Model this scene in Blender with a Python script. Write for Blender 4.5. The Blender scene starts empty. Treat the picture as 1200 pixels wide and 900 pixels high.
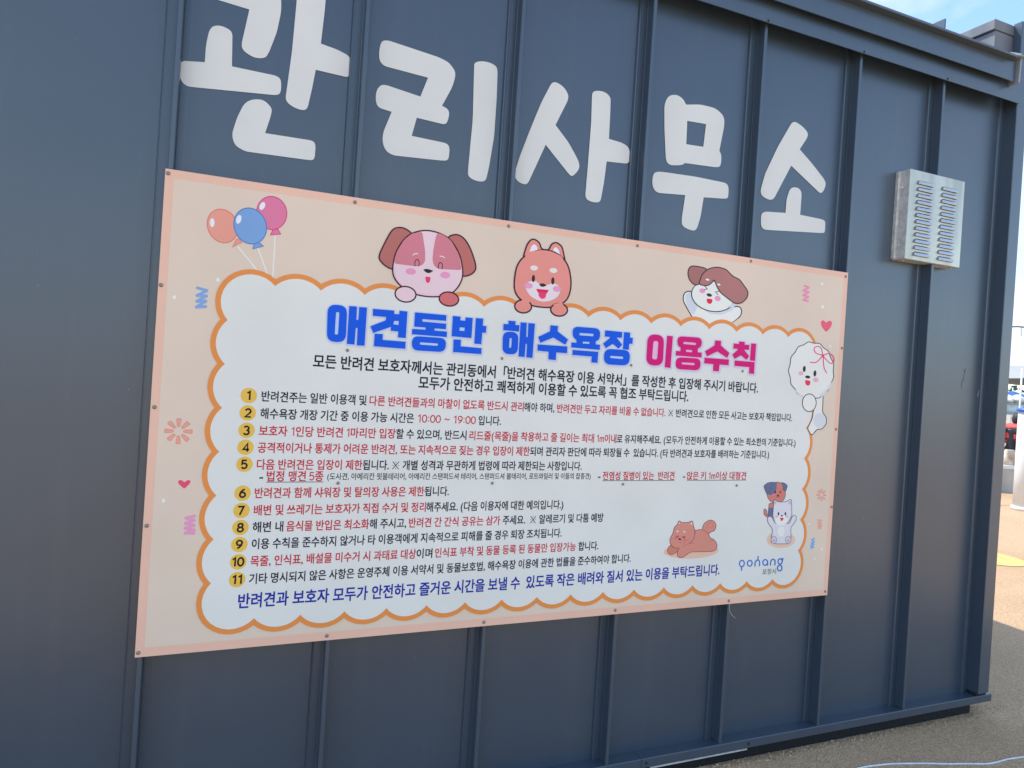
import bpy, bmesh, math, random
from mathutils import Vector, Matrix
from mathutils.geometry import tessellate_polygon
random.seed(7)
PI = math.pi
scene = bpy.context.scene
COL = scene.collection

# ------------------------------------------------------------------ camera
# world: X along the shed wall, Y into the wall (panels at Y=0), Z up, ground Z=0
GZ = 1.87                                   # height of the notice board's upper edge
RX = (0.920186, -0.386188, 0.064157)        # camera right
RD = (0.058209, -0.027088, -0.997937)       # camera down
RF = (0.387129, 0.922022, -0.002447)        # camera forward
CAM = Vector((0.157489, -2.063929, GZ - 0.453946))
cd = bpy.data.cameras.new('camera')
cam = bpy.data.objects.new('camera', cd); COL.objects.link(cam)
m = Matrix.Identity(4)
for i in range(3):
    m[i][0] = RX[i]; m[i][1] = -RD[i]; m[i][2] = -RF[i]; m[i][3] = CAM[i]
cam.matrix_world = m
cd.sensor_width = 36.0; cd.lens = 815 / 1200 * 36; cd.shift_y = -16.92 / 1200
cd.clip_start = 0.02; cd.clip_end = 5000
scene.camera = cam

# ------------------------------------------------------------------ sky and sun
SUN = Vector((-0.46, 0.53, 1.0)).normalized()
sel = math.asin(SUN.z); saz = math.atan2(SUN.x, SUN.y)
w = bpy.data.worlds.new('World'); scene.world = w; w.use_nodes = True
nt = w.node_tree; nt.nodes.clear(); N = nt.nodes.new; Lk = nt.links.new
sky = N('ShaderNodeTexSky'); sky.sky_type = 'NISHITA'; sky.sun_disc = False
sky.sun_elevation = sel; sky.sun_rotation = saz; sky.air_density = 1.0; sky.dust_density = 0.6; sky.ozone_density = 4.0
tc = N('ShaderNodeTexCoord'); mp = N('ShaderNodeMapping'); mp.inputs['Scale'].default_value = (1.0, 1.0, 1.9)
mp.inputs['Location'].default_value = (0.9, 0.1, 0.42)
nz = N('ShaderNodeTexNoise'); nz.inputs['Scale'].default_value = 3.2; nz.inputs['Detail'].default_value = 7; nz.inputs['Roughness'].default_value = 0.52
cr = N('ShaderNodeValToRGB'); cr.color_ramp.elements[0].position = 0.50; cr.color_ramp.elements[1].position = 0.62
mx = N('ShaderNodeMixRGB'); mx.inputs[2].default_value = (2.5, 2.85, 3.2, 1)
bg = N('ShaderNodeBackground'); bg.inputs[1].default_value = 0.15
wo = N('ShaderNodeOutputWorld')
Lk(tc.outputs['Generated'], mp.inputs[0]); Lk(mp.outputs[0], nz.inputs[0]); Lk(nz.outputs[0], cr.inputs[0])
mul = N('ShaderNodeMath'); mul.operation = 'MULTIPLY'; mul.inputs[1].default_value = 0.9
Lk(cr.outputs[0], mul.inputs[0]); Lk(mul.outputs[0], mx.inputs[0]); Lk(sky.outputs[0], mx.inputs[1])
Lk(mx.outputs[0], bg.inputs[0]); Lk(bg.outputs[0], wo.inputs[0])
sl = bpy.data.lights.new('sun', 'SUN'); sl.energy = 2.0; sl.angle = math.radians(0.53); sl.color = (1.0, 0.95, 0.88)
so = bpy.data.objects.new('sun', sl); COL.objects.link(so)
so.rotation_euler = (-SUN).to_track_quat('-Z', 'Y').to_euler(); so.location = (0, 0, 8)
scene.view_settings.view_transform = 'Standard'; scene.view_settings.look = 'None'
scene.view_settings.exposure = 1.33; scene.view_settings.gamma = 1.0

# ------------------------------------------------------------------ helpers
def lin(c):
    c = c / 255.0
    return c / 12.92 if c <= 0.04045 else ((c + 0.055) / 1.055) ** 2.4
WREF = [lin(v) for v in (200, 214, 230)]    # how the board's white ground reads in the shade
def alb(r, g, b, k=0.80):
    return tuple(min(0.9, max(0.004, lin(v) / wv * k)) for v, wv in zip((r, g, b), WREF)) + (1,)
MATS = {}
def nodes_of(mat):
    mat.use_nodes = True; t = mat.node_tree
    return t, t.nodes['Principled BSDF']
def print_mat(rgb):
    if rgb in MATS: return MATS[rgb]
    mt = bpy.data.materials.new('print_ink'); t, b = nodes_of(mt)
    c = alb(*rgb)
    co = t.nodes.new('ShaderNodeTexCoord'); n = t.nodes.new('ShaderNodeTexNoise'); n.inputs['Scale'].default_value = 3.0
    n.inputs['Detail'].default_value = 5
    mr = t.nodes.new('ShaderNodeMapRange'); mr.inputs[1].default_value = 0.3; mr.inputs[2].default_value = 0.7
    mr.inputs[3].default_value = 0.94; mr.inputs[4].default_value = 1.03
    hs = t.nodes.new('ShaderNodeHueSaturation'); hs.inputs['Color'].default_value = c
    t.links.new(co.outputs['Object'], n.inputs[0]); t.links.new(n.outputs[0], mr.inputs[0]); t.links.new(mr.outputs[0], hs.inputs['Value'])
    t.links.new(hs.outputs[0], b.inputs['Base Color'])
    wn = t.nodes.new('ShaderNodeTexNoise'); wn.inputs['Scale'].default_value = 2.4; wn.inputs['Detail'].default_value = 1
    wb = t.nodes.new('ShaderNodeBump'); wb.inputs['Strength'].default_value = 0.25; wb.inputs['Distance'].default_value = 0.03
    t.links.new(co.outputs['Object'], wn.inputs[0]); t.links.new(wn.outputs[0], wb.inputs['Height']); t.links.new(wb.outputs[0], b.inputs['Normal'])
    b.inputs['Roughness'].default_value = 0.4; b.inputs['Specular IOR Level'].default_value = 0.18
    MATS[rgb] = mt; return mt
def mat(name, col, rough=0.6, metal=0.0, spec=0.5, var=0.0, vscale=6.0, bump=0.0, bscale=40.0, col2=None, streak=1.0, trans=0.0):
    if name in MATS: return MATS[name]
    mt = bpy.data.materials.new(name); t, b = nodes_of(mt)
    b.inputs['Roughness'].default_value = rough; b.inputs['Metallic'].default_value = metal
    b.inputs['Specular IOR Level'].default_value = spec
    b.inputs['Base Color'].default_value = tuple(col) + (1,)
    co = t.nodes.new('ShaderNodeTexCoord')
    if var > 0 or col2:
        mpn = t.nodes.new('ShaderNodeMapping'); mpn.inputs['Scale'].default_value = (1, 1, 1 / streak)
        n = t.nodes.new('ShaderNodeTexNoise'); n.inputs['Scale'].default_value = vscale; n.inputs['Detail'].default_value = 8
        r = t.nodes.new('ShaderNodeValToRGB')
        c2 = col2 or tuple(min(1, c * (1 + var)) for c in col)
        c1 = col if col2 else tuple(c * (1 - var) for c in col)
        r.color_ramp.elements[0].position = 0.34; r.color_ramp.elements[1].position = 0.66
        r.color_ramp.elements[0].color = tuple(c1) + (1,); r.color_ramp.elements[1].color = tuple(c2) + (1,)
        t.links.new(co.outputs['Object'], mpn.inputs[0]); t.links.new(mpn.outputs[0], n.inputs[0])
        t.links.new(n.outputs[0], r.inputs[0]); t.links.new(r.outputs[0], b.inputs['Base Color'])
    if bump > 0:
        n2 = t.nodes.new('ShaderNodeTexNoise'); n2.inputs['Scale'].default_value = bscale; n2.inputs['Detail'].default_value = 5
        bp = t.nodes.new('ShaderNodeBump'); bp.inputs['Strength'].default_value = bump; bp.inputs['Distance'].default_value = 0.01
        t.links.new(co.outputs['Object'], n2.inputs[0]); t.links.new(n2.outputs[0], bp.inputs['Height']); t.links.new(bp.outputs[0], b.inputs['Normal'])
    if trans: b.inputs['Transmission Weight'].default_value = trans
    MATS[name] = mt; return mt

def link(name, me, mats, parent=None, label=None):
    o = bpy.data.objects.new(name, me); COL.objects.link(o)
    for q in (mats if isinstance(mats, (list, tuple)) else [mats]): me.materials.append(q)
    if parent is not None:
        o.parent = parent; o.matrix_parent_inverse = parent.matrix_world.inverted()
    if label: o['label'] = label
    return o
def empty(name, loc=(0, 0, 0)):
    o = bpy.data.objects.new(name, None); COL.objects.link(o); o.location = loc; o.empty_display_size = 0.1
    o.matrix_world = Matrix.Translation(loc); return o
def tag(o, label, cat, group=None):
    o['label'] = label; o['category'] = cat
    if group: o['group'] = group
    return o
def kind(o, k, label=None):
    o['kind'] = k
    if label: o['label'] = label
    return o
class MB:
    def __init__(s): s.v = []; s.f = []; s.mi = []; s.c = 0; s.sm = set()
    def add(s, vs, fs, smooth=False):
        b = len(s.v); s.v += [tuple(v) for v in vs]
        for f in fs:
            if smooth: s.sm.add(len(s.f))
            s.f.append([b + i for i in f]); s.mi.append(s.c)
        return s
    def box(s, x0, x1, y0, y1, z0, z1):
        vs = [(x, y, z) for z in (z0, z1) for y in (y0, y1) for x in (x0, x1)]
        return s.add(vs, [(0, 2, 3, 1), (4, 5, 7, 6), (0, 1, 5, 4), (2, 6, 7, 3), (0, 4, 6, 2), (1, 3, 7, 5)])
    def prism(s, poly, axis, a, b):
        # poly: 2D points, extruded along axis from a to b
        n = len(poly)
        def P(p, h):
            return {'x': (h, p[0], p[1]), 'y': (p[0], h, p[1]), 'z': (p[0], p[1], h)}[axis]
        vs = [P(p, a) for p in poly] + [P(p, b) for p in poly]
        return s.add(vs, [list(range(n)), list(range(n, 2 * n))[::-1]] + [(i, i + n, (i + 1) % n + n, (i + 1) % n) for i in range(n)])
    def tube(s, pts, r, n=10, caps=True):
        pts = [Vector(p) for p in pts]; rs = r if isinstance(r, (list, tuple)) else [r] * len(pts)
        vs = []; up = Vector((0, 0, 1)); prev = None
        for i, p in enumerate(pts):
            d = (pts[min(i + 1, len(pts) - 1)] - pts[max(i - 1, 0)]).normalized()
            if prev is None:
                a = d.cross(up) if abs(d.z) < 0.95 else d.cross(Vector((1, 0, 0)))
            else: a = prev - d * prev.dot(d)
            a.normalize(); prev = a; b = d.cross(a)
            for k in range(n):
                t = 2 * PI * k / n; vs.append(p + (a * math.cos(t) + b * math.sin(t)) * rs[i])
        fs = [(i * n + k, i * n + (k + 1) % n, (i + 1) * n + (k + 1) % n, (i + 1) * n + k) for i in range(len(pts) - 1) for k in range(n)]
        if caps: fs += [list(range(n))[::-1], [(len(pts) - 1) * n + k for k in range(n)]]
        return s.add(vs, fs, True)
    def ball(s, c, r, nu=12, nv=8, sc=(1, 1, 1), half=False):
        vs = []; fs = []
        for j in range(nv + 1):
            ph = (PI * j / nv)
            for i in range(nu):
                th = 2 * PI * i / nu
                vs.append((c[0] + r * sc[0] * math.sin(ph) * math.cos(th), c[1] + r * sc[1] * math.cos(ph), c[2] + r * sc[2] * math.sin(ph) * math.sin(th)))
        for j in range(nv):
            for i in range(nu):
                fs.append((j * nu + i, j * nu + (i + 1) % nu, (j + 1) * nu + (i + 1) % nu, (j + 1) * nu + i))
        return s.add(vs, fs, True)
    def mesh(s, name):
        me = bpy.data.meshes.new(name); me.from_pydata(s.v, [], s.f)
        for i, p in enumerate(me.polygons):
            p.material_index = s.mi[i]; p.use_smooth = i in s.sm
        bm = bmesh.new(); bm.from_mesh(me); bmesh.ops.remove_doubles(bm, verts=bm.verts, dist=1e-6) if False else None
        bmesh.ops.recalc_face_normals(bm, faces=bm.faces); bm.to_mesh(me); bm.free()
        me.update(); return me
    def build(s, name, mats, parent=None, label=None, bevel=0):
        o = link(name, s.mesh(name), mats, parent, label)
        if bevel:
            bv = o.modifiers.new('bevel', 'BEVEL'); bv.width = bevel; bv.segments = 2; bv.limit_method = 'ANGLE'
        return o
def at(u, v, Y):
    # point of the plane Y seen at (u, v) in the photograph's survey
    a = (u - 600) / 815.0; b = (v - 433.08) / 815.0
    d = [RX[i] * a + RD[i] * b + RF[i] for i in range(3)]
    s = (Y - CAM.y) / d[1]
    return (CAM.x + s * d[0], Y, CAM.z + s * d[2])
def x_at(u, z, Y):
    # X on the line (Y, z) for survey column u
    a = (u - 600) / 815.0
    n = [RX[i] - RF[i] * a for i in range(3)]
    return CAM.x - (n[1] * (Y - CAM.y) + n[2] * (z - CAM.z)) / n[0]

# ------------------------------------------------------------------ materials
def paint(name, col, rough):
    mt = bpy.data.materials.new(name); t, b = nodes_of(mt)
    co = t.nodes.new('ShaderNodeTexCoord')
    n = t.nodes.new('ShaderNodeTexNoise'); n.inputs['Scale'].default_value = 2.2; n.inputs['Detail'].default_value = 9; n.inputs['Roughness'].default_value = 0.6
    r = t.nodes.new('ShaderNodeValToRGB'); r.color_ramp.elements[0].position = 0.3; r.color_ramp.elements[1].position = 0.72
    r.color_ramp.elements[0].color = tuple(c * 0.93 for c in col) + (1,); r.color_ramp.elements[1].color = tuple(c * 1.08 for c in col) + (1,)
    # small pale scuffs and dust specks
    v = t.nodes.new('ShaderNodeTexVoronoi'); v.inputs['Scale'].default_value = 9.0; v.inputs['Randomness'].default_value = 1.0
    mr = t.nodes.new('ShaderNodeMapRange'); mr.inputs[1].default_value = 0.012; mr.inputs[2].default_value = 0.022; mr.inputs[3].default_value = 0.35; mr.inputs[4].default_value = 0.0
    mx2 = t.nodes.new('ShaderNodeMixRGB'); mx2.inputs[2].default_value = (0.34, 0.34, 0.34, 1)
    ms = t.nodes.new('ShaderNodeMapping'); ms.inputs['Scale'].default_value = (14, 14, 0.8)
    sn = t.nodes.new('ShaderNodeTexNoise'); sn.inputs['Scale'].default_value = 1.0; sn.inputs['Detail'].default_value = 6; sn.inputs['Roughness'].default_value = 0.65
    sr = t.nodes.new('ShaderNodeMapRange'); sr.inputs[1].default_value = 0.52; sr.inputs[2].default_value = 0.78; sr.inputs[3].default_value = 0.0; sr.inputs[4].default_value = 0.07
    mx3 = t.nodes.new('ShaderNodeMixRGB'); mx3.inputs[2].default_value = (0.20, 0.19, 0.17, 1)
    t.links.new(co.outputs['Object'], ms.inputs[0]); t.links.new(ms.outputs[0], sn.inputs[0]); t.links.new(sn.outputs[0], sr.inputs[0]); t.links.new(sr.outputs[0], mx3.inputs[0]); t.links.new(r.outputs[0], mx3.inputs[1])
    g = t.nodes.new('ShaderNodeTexNoise'); g.inputs['Scale'].default_value = 420; g.inputs['Detail'].default_value = 2
    g2 = t.nodes.new('ShaderNodeTexNoise'); g2.inputs['Scale'].default_value = 2.0; g2.inputs['Detail'].default_value = 0
    b1 = t.nodes.new('ShaderNodeBump'); b1.inputs['Strength'].default_value = 0.04; b1.inputs['Distance'].default_value = 0.001
    b2 = t.nodes.new('ShaderNodeBump'); b2.inputs['Strength'].default_value = 0.10; b2.inputs['Distance'].default_value = 0.02
    rr = t.nodes.new('ShaderNodeMapRange'); rr.inputs[3].default_value = rough - 0.03; rr.inputs[4].default_value = rough + 0.04
    L = t.links.new
    L(co.outputs['Object'], n.inputs[0]); L(n.outputs[0], r.inputs[0]); L(mx3.outputs[0], mx2.inputs[1])
    L(co.outputs['Object'], v.inputs[0]); L(v.outputs['Distance'], mr.inputs[0]); L(mr.outputs[0], mx2.inputs[0]); L(mx2.outputs[0], b.inputs['Base Color'])
    L(co.outputs['Object'], g.inputs[0]); L(co.outputs['Object'], g2.inputs[0]); L(g.outputs[0], b1.inputs['Height']); L(g2.outputs[0], b2.inputs['Height'])
    L(b2.outputs[0], b1.inputs['Normal']); L(b1.outputs[0], b.inputs['Normal']); L(n.outputs[0], rr.inputs[0]); L(rr.outputs[0], b.inputs['Roughness'])
    b.inputs['Specular IOR Level'].default_value = 1.0
    MATS[name] = mt; return mt
M_WALL = paint('slate_blue_paint', (0.040, 0.063, 0.091), 0.31)
M_TRIM = paint('slate_blue_trim_paint', (0.043, 0.067, 0.096), 0.31)
M_BLACK = mat('black_skid', (0.006, 0.006, 0.008), 0.8, bump=0.6, bscale=60)
M_SCREW = mat('screw_metal', (0.30, 0.27, 0.24), 0.45, metal=0.7)
M_DARKSCREW = mat('dark_screw', (0.012, 0.012, 0.015), 0.5)
M_LETTER = mat('white_vinyl_letter', alb(194, 207, 214)[:3], 0.4, var=0.03, vscale=5, spec=0.4)
M_STEEL = mat('stainless_steel', (0.50, 0.445, 0.355), 0.36, metal=1.0, var=0.16, vscale=14, streak=6.0, bump=0.06, bscale=25)
M_LOUVRE = mat('louvre_steel', (0.62, 0.62, 0.61), 0.28, metal=1.0, var=0.06, vscale=20)
M_STEEL_EDGE = mat('galvanised_steel_side', (0.78, 0.76, 0.70), 0.5, metal=0.5, var=0.14, vscale=45, bump=0.25, bscale=130)
M_FLASH = mat('pale_grey_flashing', (0.26, 0.29, 0.32), 0.5, var=0.1, vscale=9)
M_WEATHER = mat('weathered_metal', (0.10, 0.12, 0.15), 0.6, col2=(0.19, 0.195, 0.205), vscale=7, streak=5.0, metal=0.2)
M_WHITE = mat('white_powder_coat', (0.74, 0.74, 0.72), 0.4, var=0.04)
M_ROPE = mat('white_rope', (0.72, 0.76, 0.79), 0.6, var=0.1, vscale=60)

# ------------------------------------------------------------------ ground
def ground_mat(name, ca, cb, cc, big=0.7, speck=190):
    mt = bpy.data.materials.new(name); t, b = nodes_of(mt); L = t.links.new
    co = t.nodes.new('ShaderNodeTexCoord')
    n = t.nodes.new('ShaderNodeTexNoise'); n.inputs['Scale'].default_value = big; n.inputs['Detail'].default_value = 10; n.inputs['Roughness'].default_value = 0.62
    r = t.nodes.new('ShaderNodeValToRGB'); r.color_ramp.elements[0].position = 0.36; r.color_ramp.elements[1].position = 0.66
    r.color_ramp.elements[0].color = ca + (1,); r.color_ramp.elements[1].color = cb + (1,)
    s = t.nodes.new('ShaderNodeTexVoronoi'); s.inputs['Scale'].default_value = speck
    sr = t.nodes.new('ShaderNodeHueSaturation')
    mr = t.nodes.new('ShaderNodeMapRange'); mr.inputs[3].default_value = 0.76; mr.inputs[4].default_value = 1.26
    sep = t.nodes.new('ShaderNodeSeparateColor')
    L(co.outputs['Object'], n.inputs[0]); L(n.outputs[0], r.inputs[0]); L(co.outputs['Object'], s.inputs[0])
    L(s.outputs['Color'], sep.inputs[0]); L(sep.outputs[0], mr.inputs[0]); L(mr.outputs[0], sr.inputs['Value']); L(r.outputs[0], sr.inputs['Color'])
    mixc = t.nodes.new('ShaderNodeMixRGB'); mixc.blend_type = 'MIX'; mixc.inputs[2].default_value = cc + (1,)
    st = t.nodes.new('ShaderNodeTexNoise'); st.inputs['Scale'].default_value = 2.6; st.inputs['Detail'].default_value = 6
    s2 = t.nodes.new('ShaderNodeMapRange'); s2.inputs[1].default_value = 0.52; s2.inputs[2].default_value = 0.72; s2.inputs[3].default_value = 0; s2.inputs[4].default_value = 0.55
    L(co.outputs['Object'], st.inputs[0]); L(st.outputs[0], s2.inputs[0]); L(s2.outputs[0], mixc.inputs[0]); L(sr.outputs[0], mixc.inputs[1]); L(mixc.outputs[0], b.inputs['Base Color'])
    bp = t.nodes.new('ShaderNodeBump'); bp.inputs['Strength'].default_value = 0.9; bp.inputs['Distance'].default_value = 0.004
    L(s.outputs['Distance'], bp.inputs['Height']); L(bp.outputs[0], b.inputs['Normal'])
    b.inputs['Roughness'].default_value = 0.9; b.inputs['Specular IOR Level'].default_value = 0.2
    return mt
M_GROUND = ground_mat('gritty_pavement', (0.52, 0.345, 0.195), (0.62, 0.42, 0.25), (0.53, 0.34, 0.185))
M_SAND = ground_mat('beach_sand', (0.40, 0.33, 0.25), (0.50, 0.42, 0.32), (0.40, 0.33, 0.26), 0.3, 60)
EX = Vector((RX[0], RX[1], 0)).normalized(); EF = Vector((RF[0], RF[1], 0)).normalized()
def rel(a, d, z=0.0):          # a metres to the right, d metres ahead of where one stands
    return Vector((CAM.x, CAM.y, 0)) + EX * a + EF * d + Vector((0, 0, z))
mb = MB(); mb.add([(-900, -900, -0.02), (900, -900, -0.02), (900, 900, -0.02), (-900, 900, -0.02)], [(0, 1, 2, 3)])
kind(mb.build('sand', M_SAND), 'structure', 'pale beach sand behind the low wall')
mb = MB(); P = [rel(-70, -70), rel(70, -70), rel(70, 11.0), rel(-70, 11.0)]
mb.add(P, [(0, 1, 2, 3)]); kind(mb.build('pavement', M_GROUND), 'structure', 'gritty tan pavement round the office')
M_SEA = mat('sea_water', (0.05, 0.13, 0.17), 0.18, bump=0.5, bscale=0.8, var=0.15, vscale=0.1)
mb = MB(); mb.add([rel(-800, 66, 0.0), rel(800, 66, 0.0), rel(800, 1500, 0.0), rel(-800, 1500, 0.0)], [(0, 1, 2, 3)])
kind(mb.build('sea', M_SEA), 'structure', 'sea beyond the beach')

# ------------------------------------------------------------------ the office
XE = 3.405; FZ = 0.094
off = empty('office_building', (0, 0, 0))
tag(off, 'slate blue metal clad management office cabin with big white Korean letters', 'building')
BAY = 0.478; X0 = 0.004
ribs = [X0 + BAY * k for k in range(-2, 7)]
ribs = [r for r in ribs if r > -0.3]                    # first rib at X0
LEFT = -2.6
def panel(xa, xb, wide=False, last=False):
    z0, z1 = FZ - 0.002, 2.784
    prof = [(xa, -0.0010), (xa + 0.0185, -0.0010), (xa + 0.0200, 0.0)]
    if last: prof += [(xb - 0.028, 0.0), (xb - 0.026, -0.004), (xb - 0.018, -0.006), (xb, -0.006)]
    else: prof += [(xb - 0.031, 0.0), (xb - 0.0285, -0.0075), (xb - 0.0255, -0.0105), (xb - 0.022, -0.010), (xb, -0.010)]
    mb = MB(); n = len(prof)
    back = [(p[0], 0.03) for p in (prof[-1], prof[0])]
    mb.prism(prof + back, 'z', z0, z1)
    return mb
def rib_mesh():
    mb = MB()
    # folded seam: flat front lip, straight flank, small folded edge at its foot
    prof = [(0, -0.0105), (-0.0022, -0.0112), (-0.0022, -0.0136), (0.0, -0.0142), (0.0, -0.048), (0.0016, -0.05), (0.0118, -0.05), (0.0135, -0.048), (0.0135, -0.0105)]
    mb.prism(prof, 'z', FZ, 2.784)
    return mb.mesh('rib')
ribs_x = [X0 - BAY * 3.6] + [X0 + BAY * k for k in range(0, 7)]
for i, r in enumerate(ribs_x):
    nx = ribs_x[i + 1] if i + 1 < len(ribs_x) else 3.335
    panel(r + 0.0135, nx, last=(i == len(ribs_x) - 1)).build('wall_panel', M_WALL, off)
panel(LEFT, ribs_x[0]).build('wall_panel', M_WALL, off)
rme = rib_mesh()
for i, r in enumerate(ribs_x):
    if i == 0: link('rib', rme, M_TRIM, off).location = (r, 0, 0)
    else:
        o = bpy.data.objects.new('rib', rme); COL.objects.link(o); o.parent = off; o.location = (r, 0, 0)
# corner post
mb = MB(); mb.prism([(3.334, -0.0585), (3.337, -0.0605), (3.401, -0.0605), (3.405, -0.0565), (3.405, 0.02), (3.334, 0.02)], 'z', FZ + 0.012, 2.7195)
mb.prism([(3.334, -0.0585), (3.337, -0.0605), (3.401, -0.0605), (3.405, -0.0565), (3.405, -0.025), (3.334, -0.025)], 'z', 2.7198, 3.090)
mb.box(3.334, 3.405, -0.0245, 0.02, 2.7198, 2.884); mb.build('corner_post', M_TRIM, off)
mb = MB(); mb.box(3.33, 3.40, -0.052, 0.02, FZ + 0.001, FZ + 0.0115); mb.build('rubber_pad', M_BLACK, off)
# base channel with its ledge
def seg(x0, x1, end=False):
    mb = MB(); mb.prism([(0.03, FZ - 0.003), (-0.054, FZ), (-0.0565, FZ - 0.002), (-0.0565, 0.0625), (-0.050, 0.0605), (0.03, 0.0605)], 'x', x0, x1); return mb
seg(LEFT, 1.5785).build('base_channel', M_TRIM, off, bevel=0.0008)
seg(1.580, 3.432).build('base_channel', M_TRIM, off, bevel=0.0008)
M_PALE = mat('pale_edge_strip', (0.5, 0.49, 0.46), 0.6, var=0.2, vscale=20)
mb = MB(); mb.box(1.62, 2.045, -0.0555, -0.02, 0.0545, 0.060); mb.build('edge_strip', M_PALE, off)
mb = MB(); mb.box(LEFT, 3.352, -0.016, 5.9, -0.01, 0.0603); mb.build('skid', M_BLACK, off)
# beams under the roof edge
mb = MB(); mb.prism([(-0.0705, 2.7215), (-0.0675, 2.7205), (-0.0675, 2.7855), (0.0, 2.7855), (0.0, 2.7875), (-0.0665, 2.7875), (-0.0665, 2.8715), (-0.0705, 2.8715)], 'x', LEFT, 3.3325); mb.build('lower_fascia', M_TRIM, off)
mb = MB(); mb.prism([(-0.1005, 2.788), (-0.0975, 2.787), (-0.0975, 2.8685), (-0.0715, 2.8685), (-0.0715, 2.872), (-0.1005, 2.872)], 'x', LEFT, 3.240); mb.build('upper_fascia', M_TRIM, off)
mb = MB(); mb.prism([(-0.132, 2.8745), (-0.131, 2.8725), (0.2, 2.8725), (0.2, 2.884), (-0.132, 2.881)], 'x', LEFT, 3.205); mb.build('roof_lip', M_TRIM, off)
def plate(x, th, poly, mt): 
    mb = MB(); mb.prism(poly, 'x', x, x + th); return mb.build('gusset_plate', mt, off)
plate(2.745, 0.007, [(-0.131, 2.8845), (0.10, 2.8845), (0.10, 2.925), (-0.131, 2.921)], M_TRIM)
plate(3.250, 0.010, [(-0.112, 2.782), (-0.071, 2.778), (-0.071, 2.93), (-0.116, 2.905)], M_FLASH)
mb = MB(); mb.add([(3.205, -0.131, 2.8845), (3.33, -0.131, 2.90), (3.33, -0.062, 2.938), (3.19, -0.04, 2.8845),
                   (3.205, -0.131, 2.8805), (3.33, -0.131, 2.896), (3.33, -0.062, 2.934), (3.19, -0.04, 2.8805)],
                  [(0, 1, 2, 3), (7, 6, 5, 4), (0, 4, 5, 1), (1, 5, 6, 2), (2, 6, 7, 3), (3, 7, 4, 0)]); mb.build('corner_flashing', M_FLASH, off)
# box beam over the end wall
mb = MB(); mb.box(3.215, 3.400, -0.0235, 5.9, 2.8865, 3.036); mb.build('parapet_beam', M_WEATHER, off, bevel=0.003)
mb = MB(); mb.box(3.203, 3.402, -0.026, 5.9, 3.0385, 3.084); mb.build('parapet_cap', M_WEATHER, off, bevel=0.003)
mb = MB(); mb.box(LEFT, 3.20, 0.21, 5.9, 2.83, 2.884); mb.build('roof', M_TRIM, off)
mb = MB(); mb.box(LEFT, 3.39, 5.85, 5.9, 0.061, 2.829); mb.box(3.36, 3.398, 0.021, 5.849, 0.061, 2.885); mb.box(LEFT - 0.05, LEFT, 0.0, 5.9, 0.061, 2.88); mb.build('rear_wall', M_WALL, off)
mb = MB(); mb.box(LEFT, 3.355, 0.031, 0.06, 0.061, 2.829); mb.build('inner_lining', M_BLACK, off)
smb = MB(); smb.ball((0, 0, 0), 0.0075, 10, 6, (1, 0.6, 1)); sme = smb.mesh('screw')
def screw(x, y, z, mt, parent, s=1.0, name='screw'):
    key = 'screw_' + mt.name
    if key not in MATS:
        me = sme.copy(); me.materials.append(mt); MATS[key] = me
    o = bpy.data.objects.new(name, MATS[key]); COL.objects.link(o); o.parent = parent
    o.matrix_parent_inverse = parent.matrix_world.inverted(); o.location = (x, y, z); o.scale = (s, s, s); return o
for r in ribs_x[1:]:
    screw(r - 0.006, -0.0708, 2.7275, M_DARKSCREW, off, 0.62)
for x in (1.60, 2.05, 0.9): screw(x, -0.057, 0.079, M_DARKSCREW, off, 0.75)

# ------------------------------------------------------------------ flat print tools
def rpoly(pts, r=0.0, n=5):
    out = []; N_ = len(pts)
    for i in range(N_):
        p = Vector(pts[i][:2]); rr = pts[i][2] if len(pts[i]) > 2 else r
        a = Vector(pts[i - 1][:2]); b = Vector(pts[(i + 1) % N_][:2])
        la = (a - p).length; lb = (b - p).length
        d = min(rr, la * 0.5, lb * 0.5)
        if d <= 0.01: out.append(p); continue
        da = min(rr, la * 0.5); db = min(rr, lb * 0.5)
        A = p + (a - p).normalized() * da; B = p + (b - p).normalized() * db
        for k in range(n + 1):
            t = k / n; out.append(A * (1 - t) ** 2 + p * (2 * t * (1 - t)) + B * t * t)
    q = []
    for p in out:
        if not q or (p - q[-1]).length > 0.02: q.append(p)
    if (q[0] - q[-1]).length < 0.02: q.pop()
    return q
def ellipse(cx, cy, rx, ry, rot=0, n=28):
    c, s = math.cos(math.radians(rot)), math.sin(math.radians(rot))
    return [Vector((cx + rx * math.cos(t) * c - ry * math.sin(t) * s, cy + rx * math.cos(t) * s + ry * math.sin(t) * c)) for t in [2 * PI * k / n for k in range(n)]]
def curve(pts, n=5):      # open Catmull-Rom
    P = [Vector(p) for p in pts]; P = [P[0] * 2 - P[1]] + P + [P[-1] * 2 - P[-2]]; out = []
    for i in range(1, len(P) - 2):
        for k in range(n):
            t = k / n; a, b, c, d = P[i - 1], P[i], P[i + 1], P[i + 2]
            out.append(0.5 * ((2 * b) + (c - a) * t + (2 * a - 5 * b + 4 * c - d) * t * t + (3 * b - a - 3 * c + d) * t ** 3))
    out.append(P[-2]); return out
def smooth(pts, n=4):     # closed Catmull-Rom
    P = [Vector(p) for p in pts]; N_ = len(P); out = []
    for i in range(N_):
        for k in range(n):
            t = k / n; a, b, c, d = P[i - 1], P[i], P[(i + 1) % N_], P[(i + 2) % N_]
            out.append(0.5 * ((2 * b) + (c - a) * t + (2 * a - 5 * b + 4 * c - d) * t * t + (3 * b - a - 3 * c + d) * t ** 3))
    return out
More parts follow.
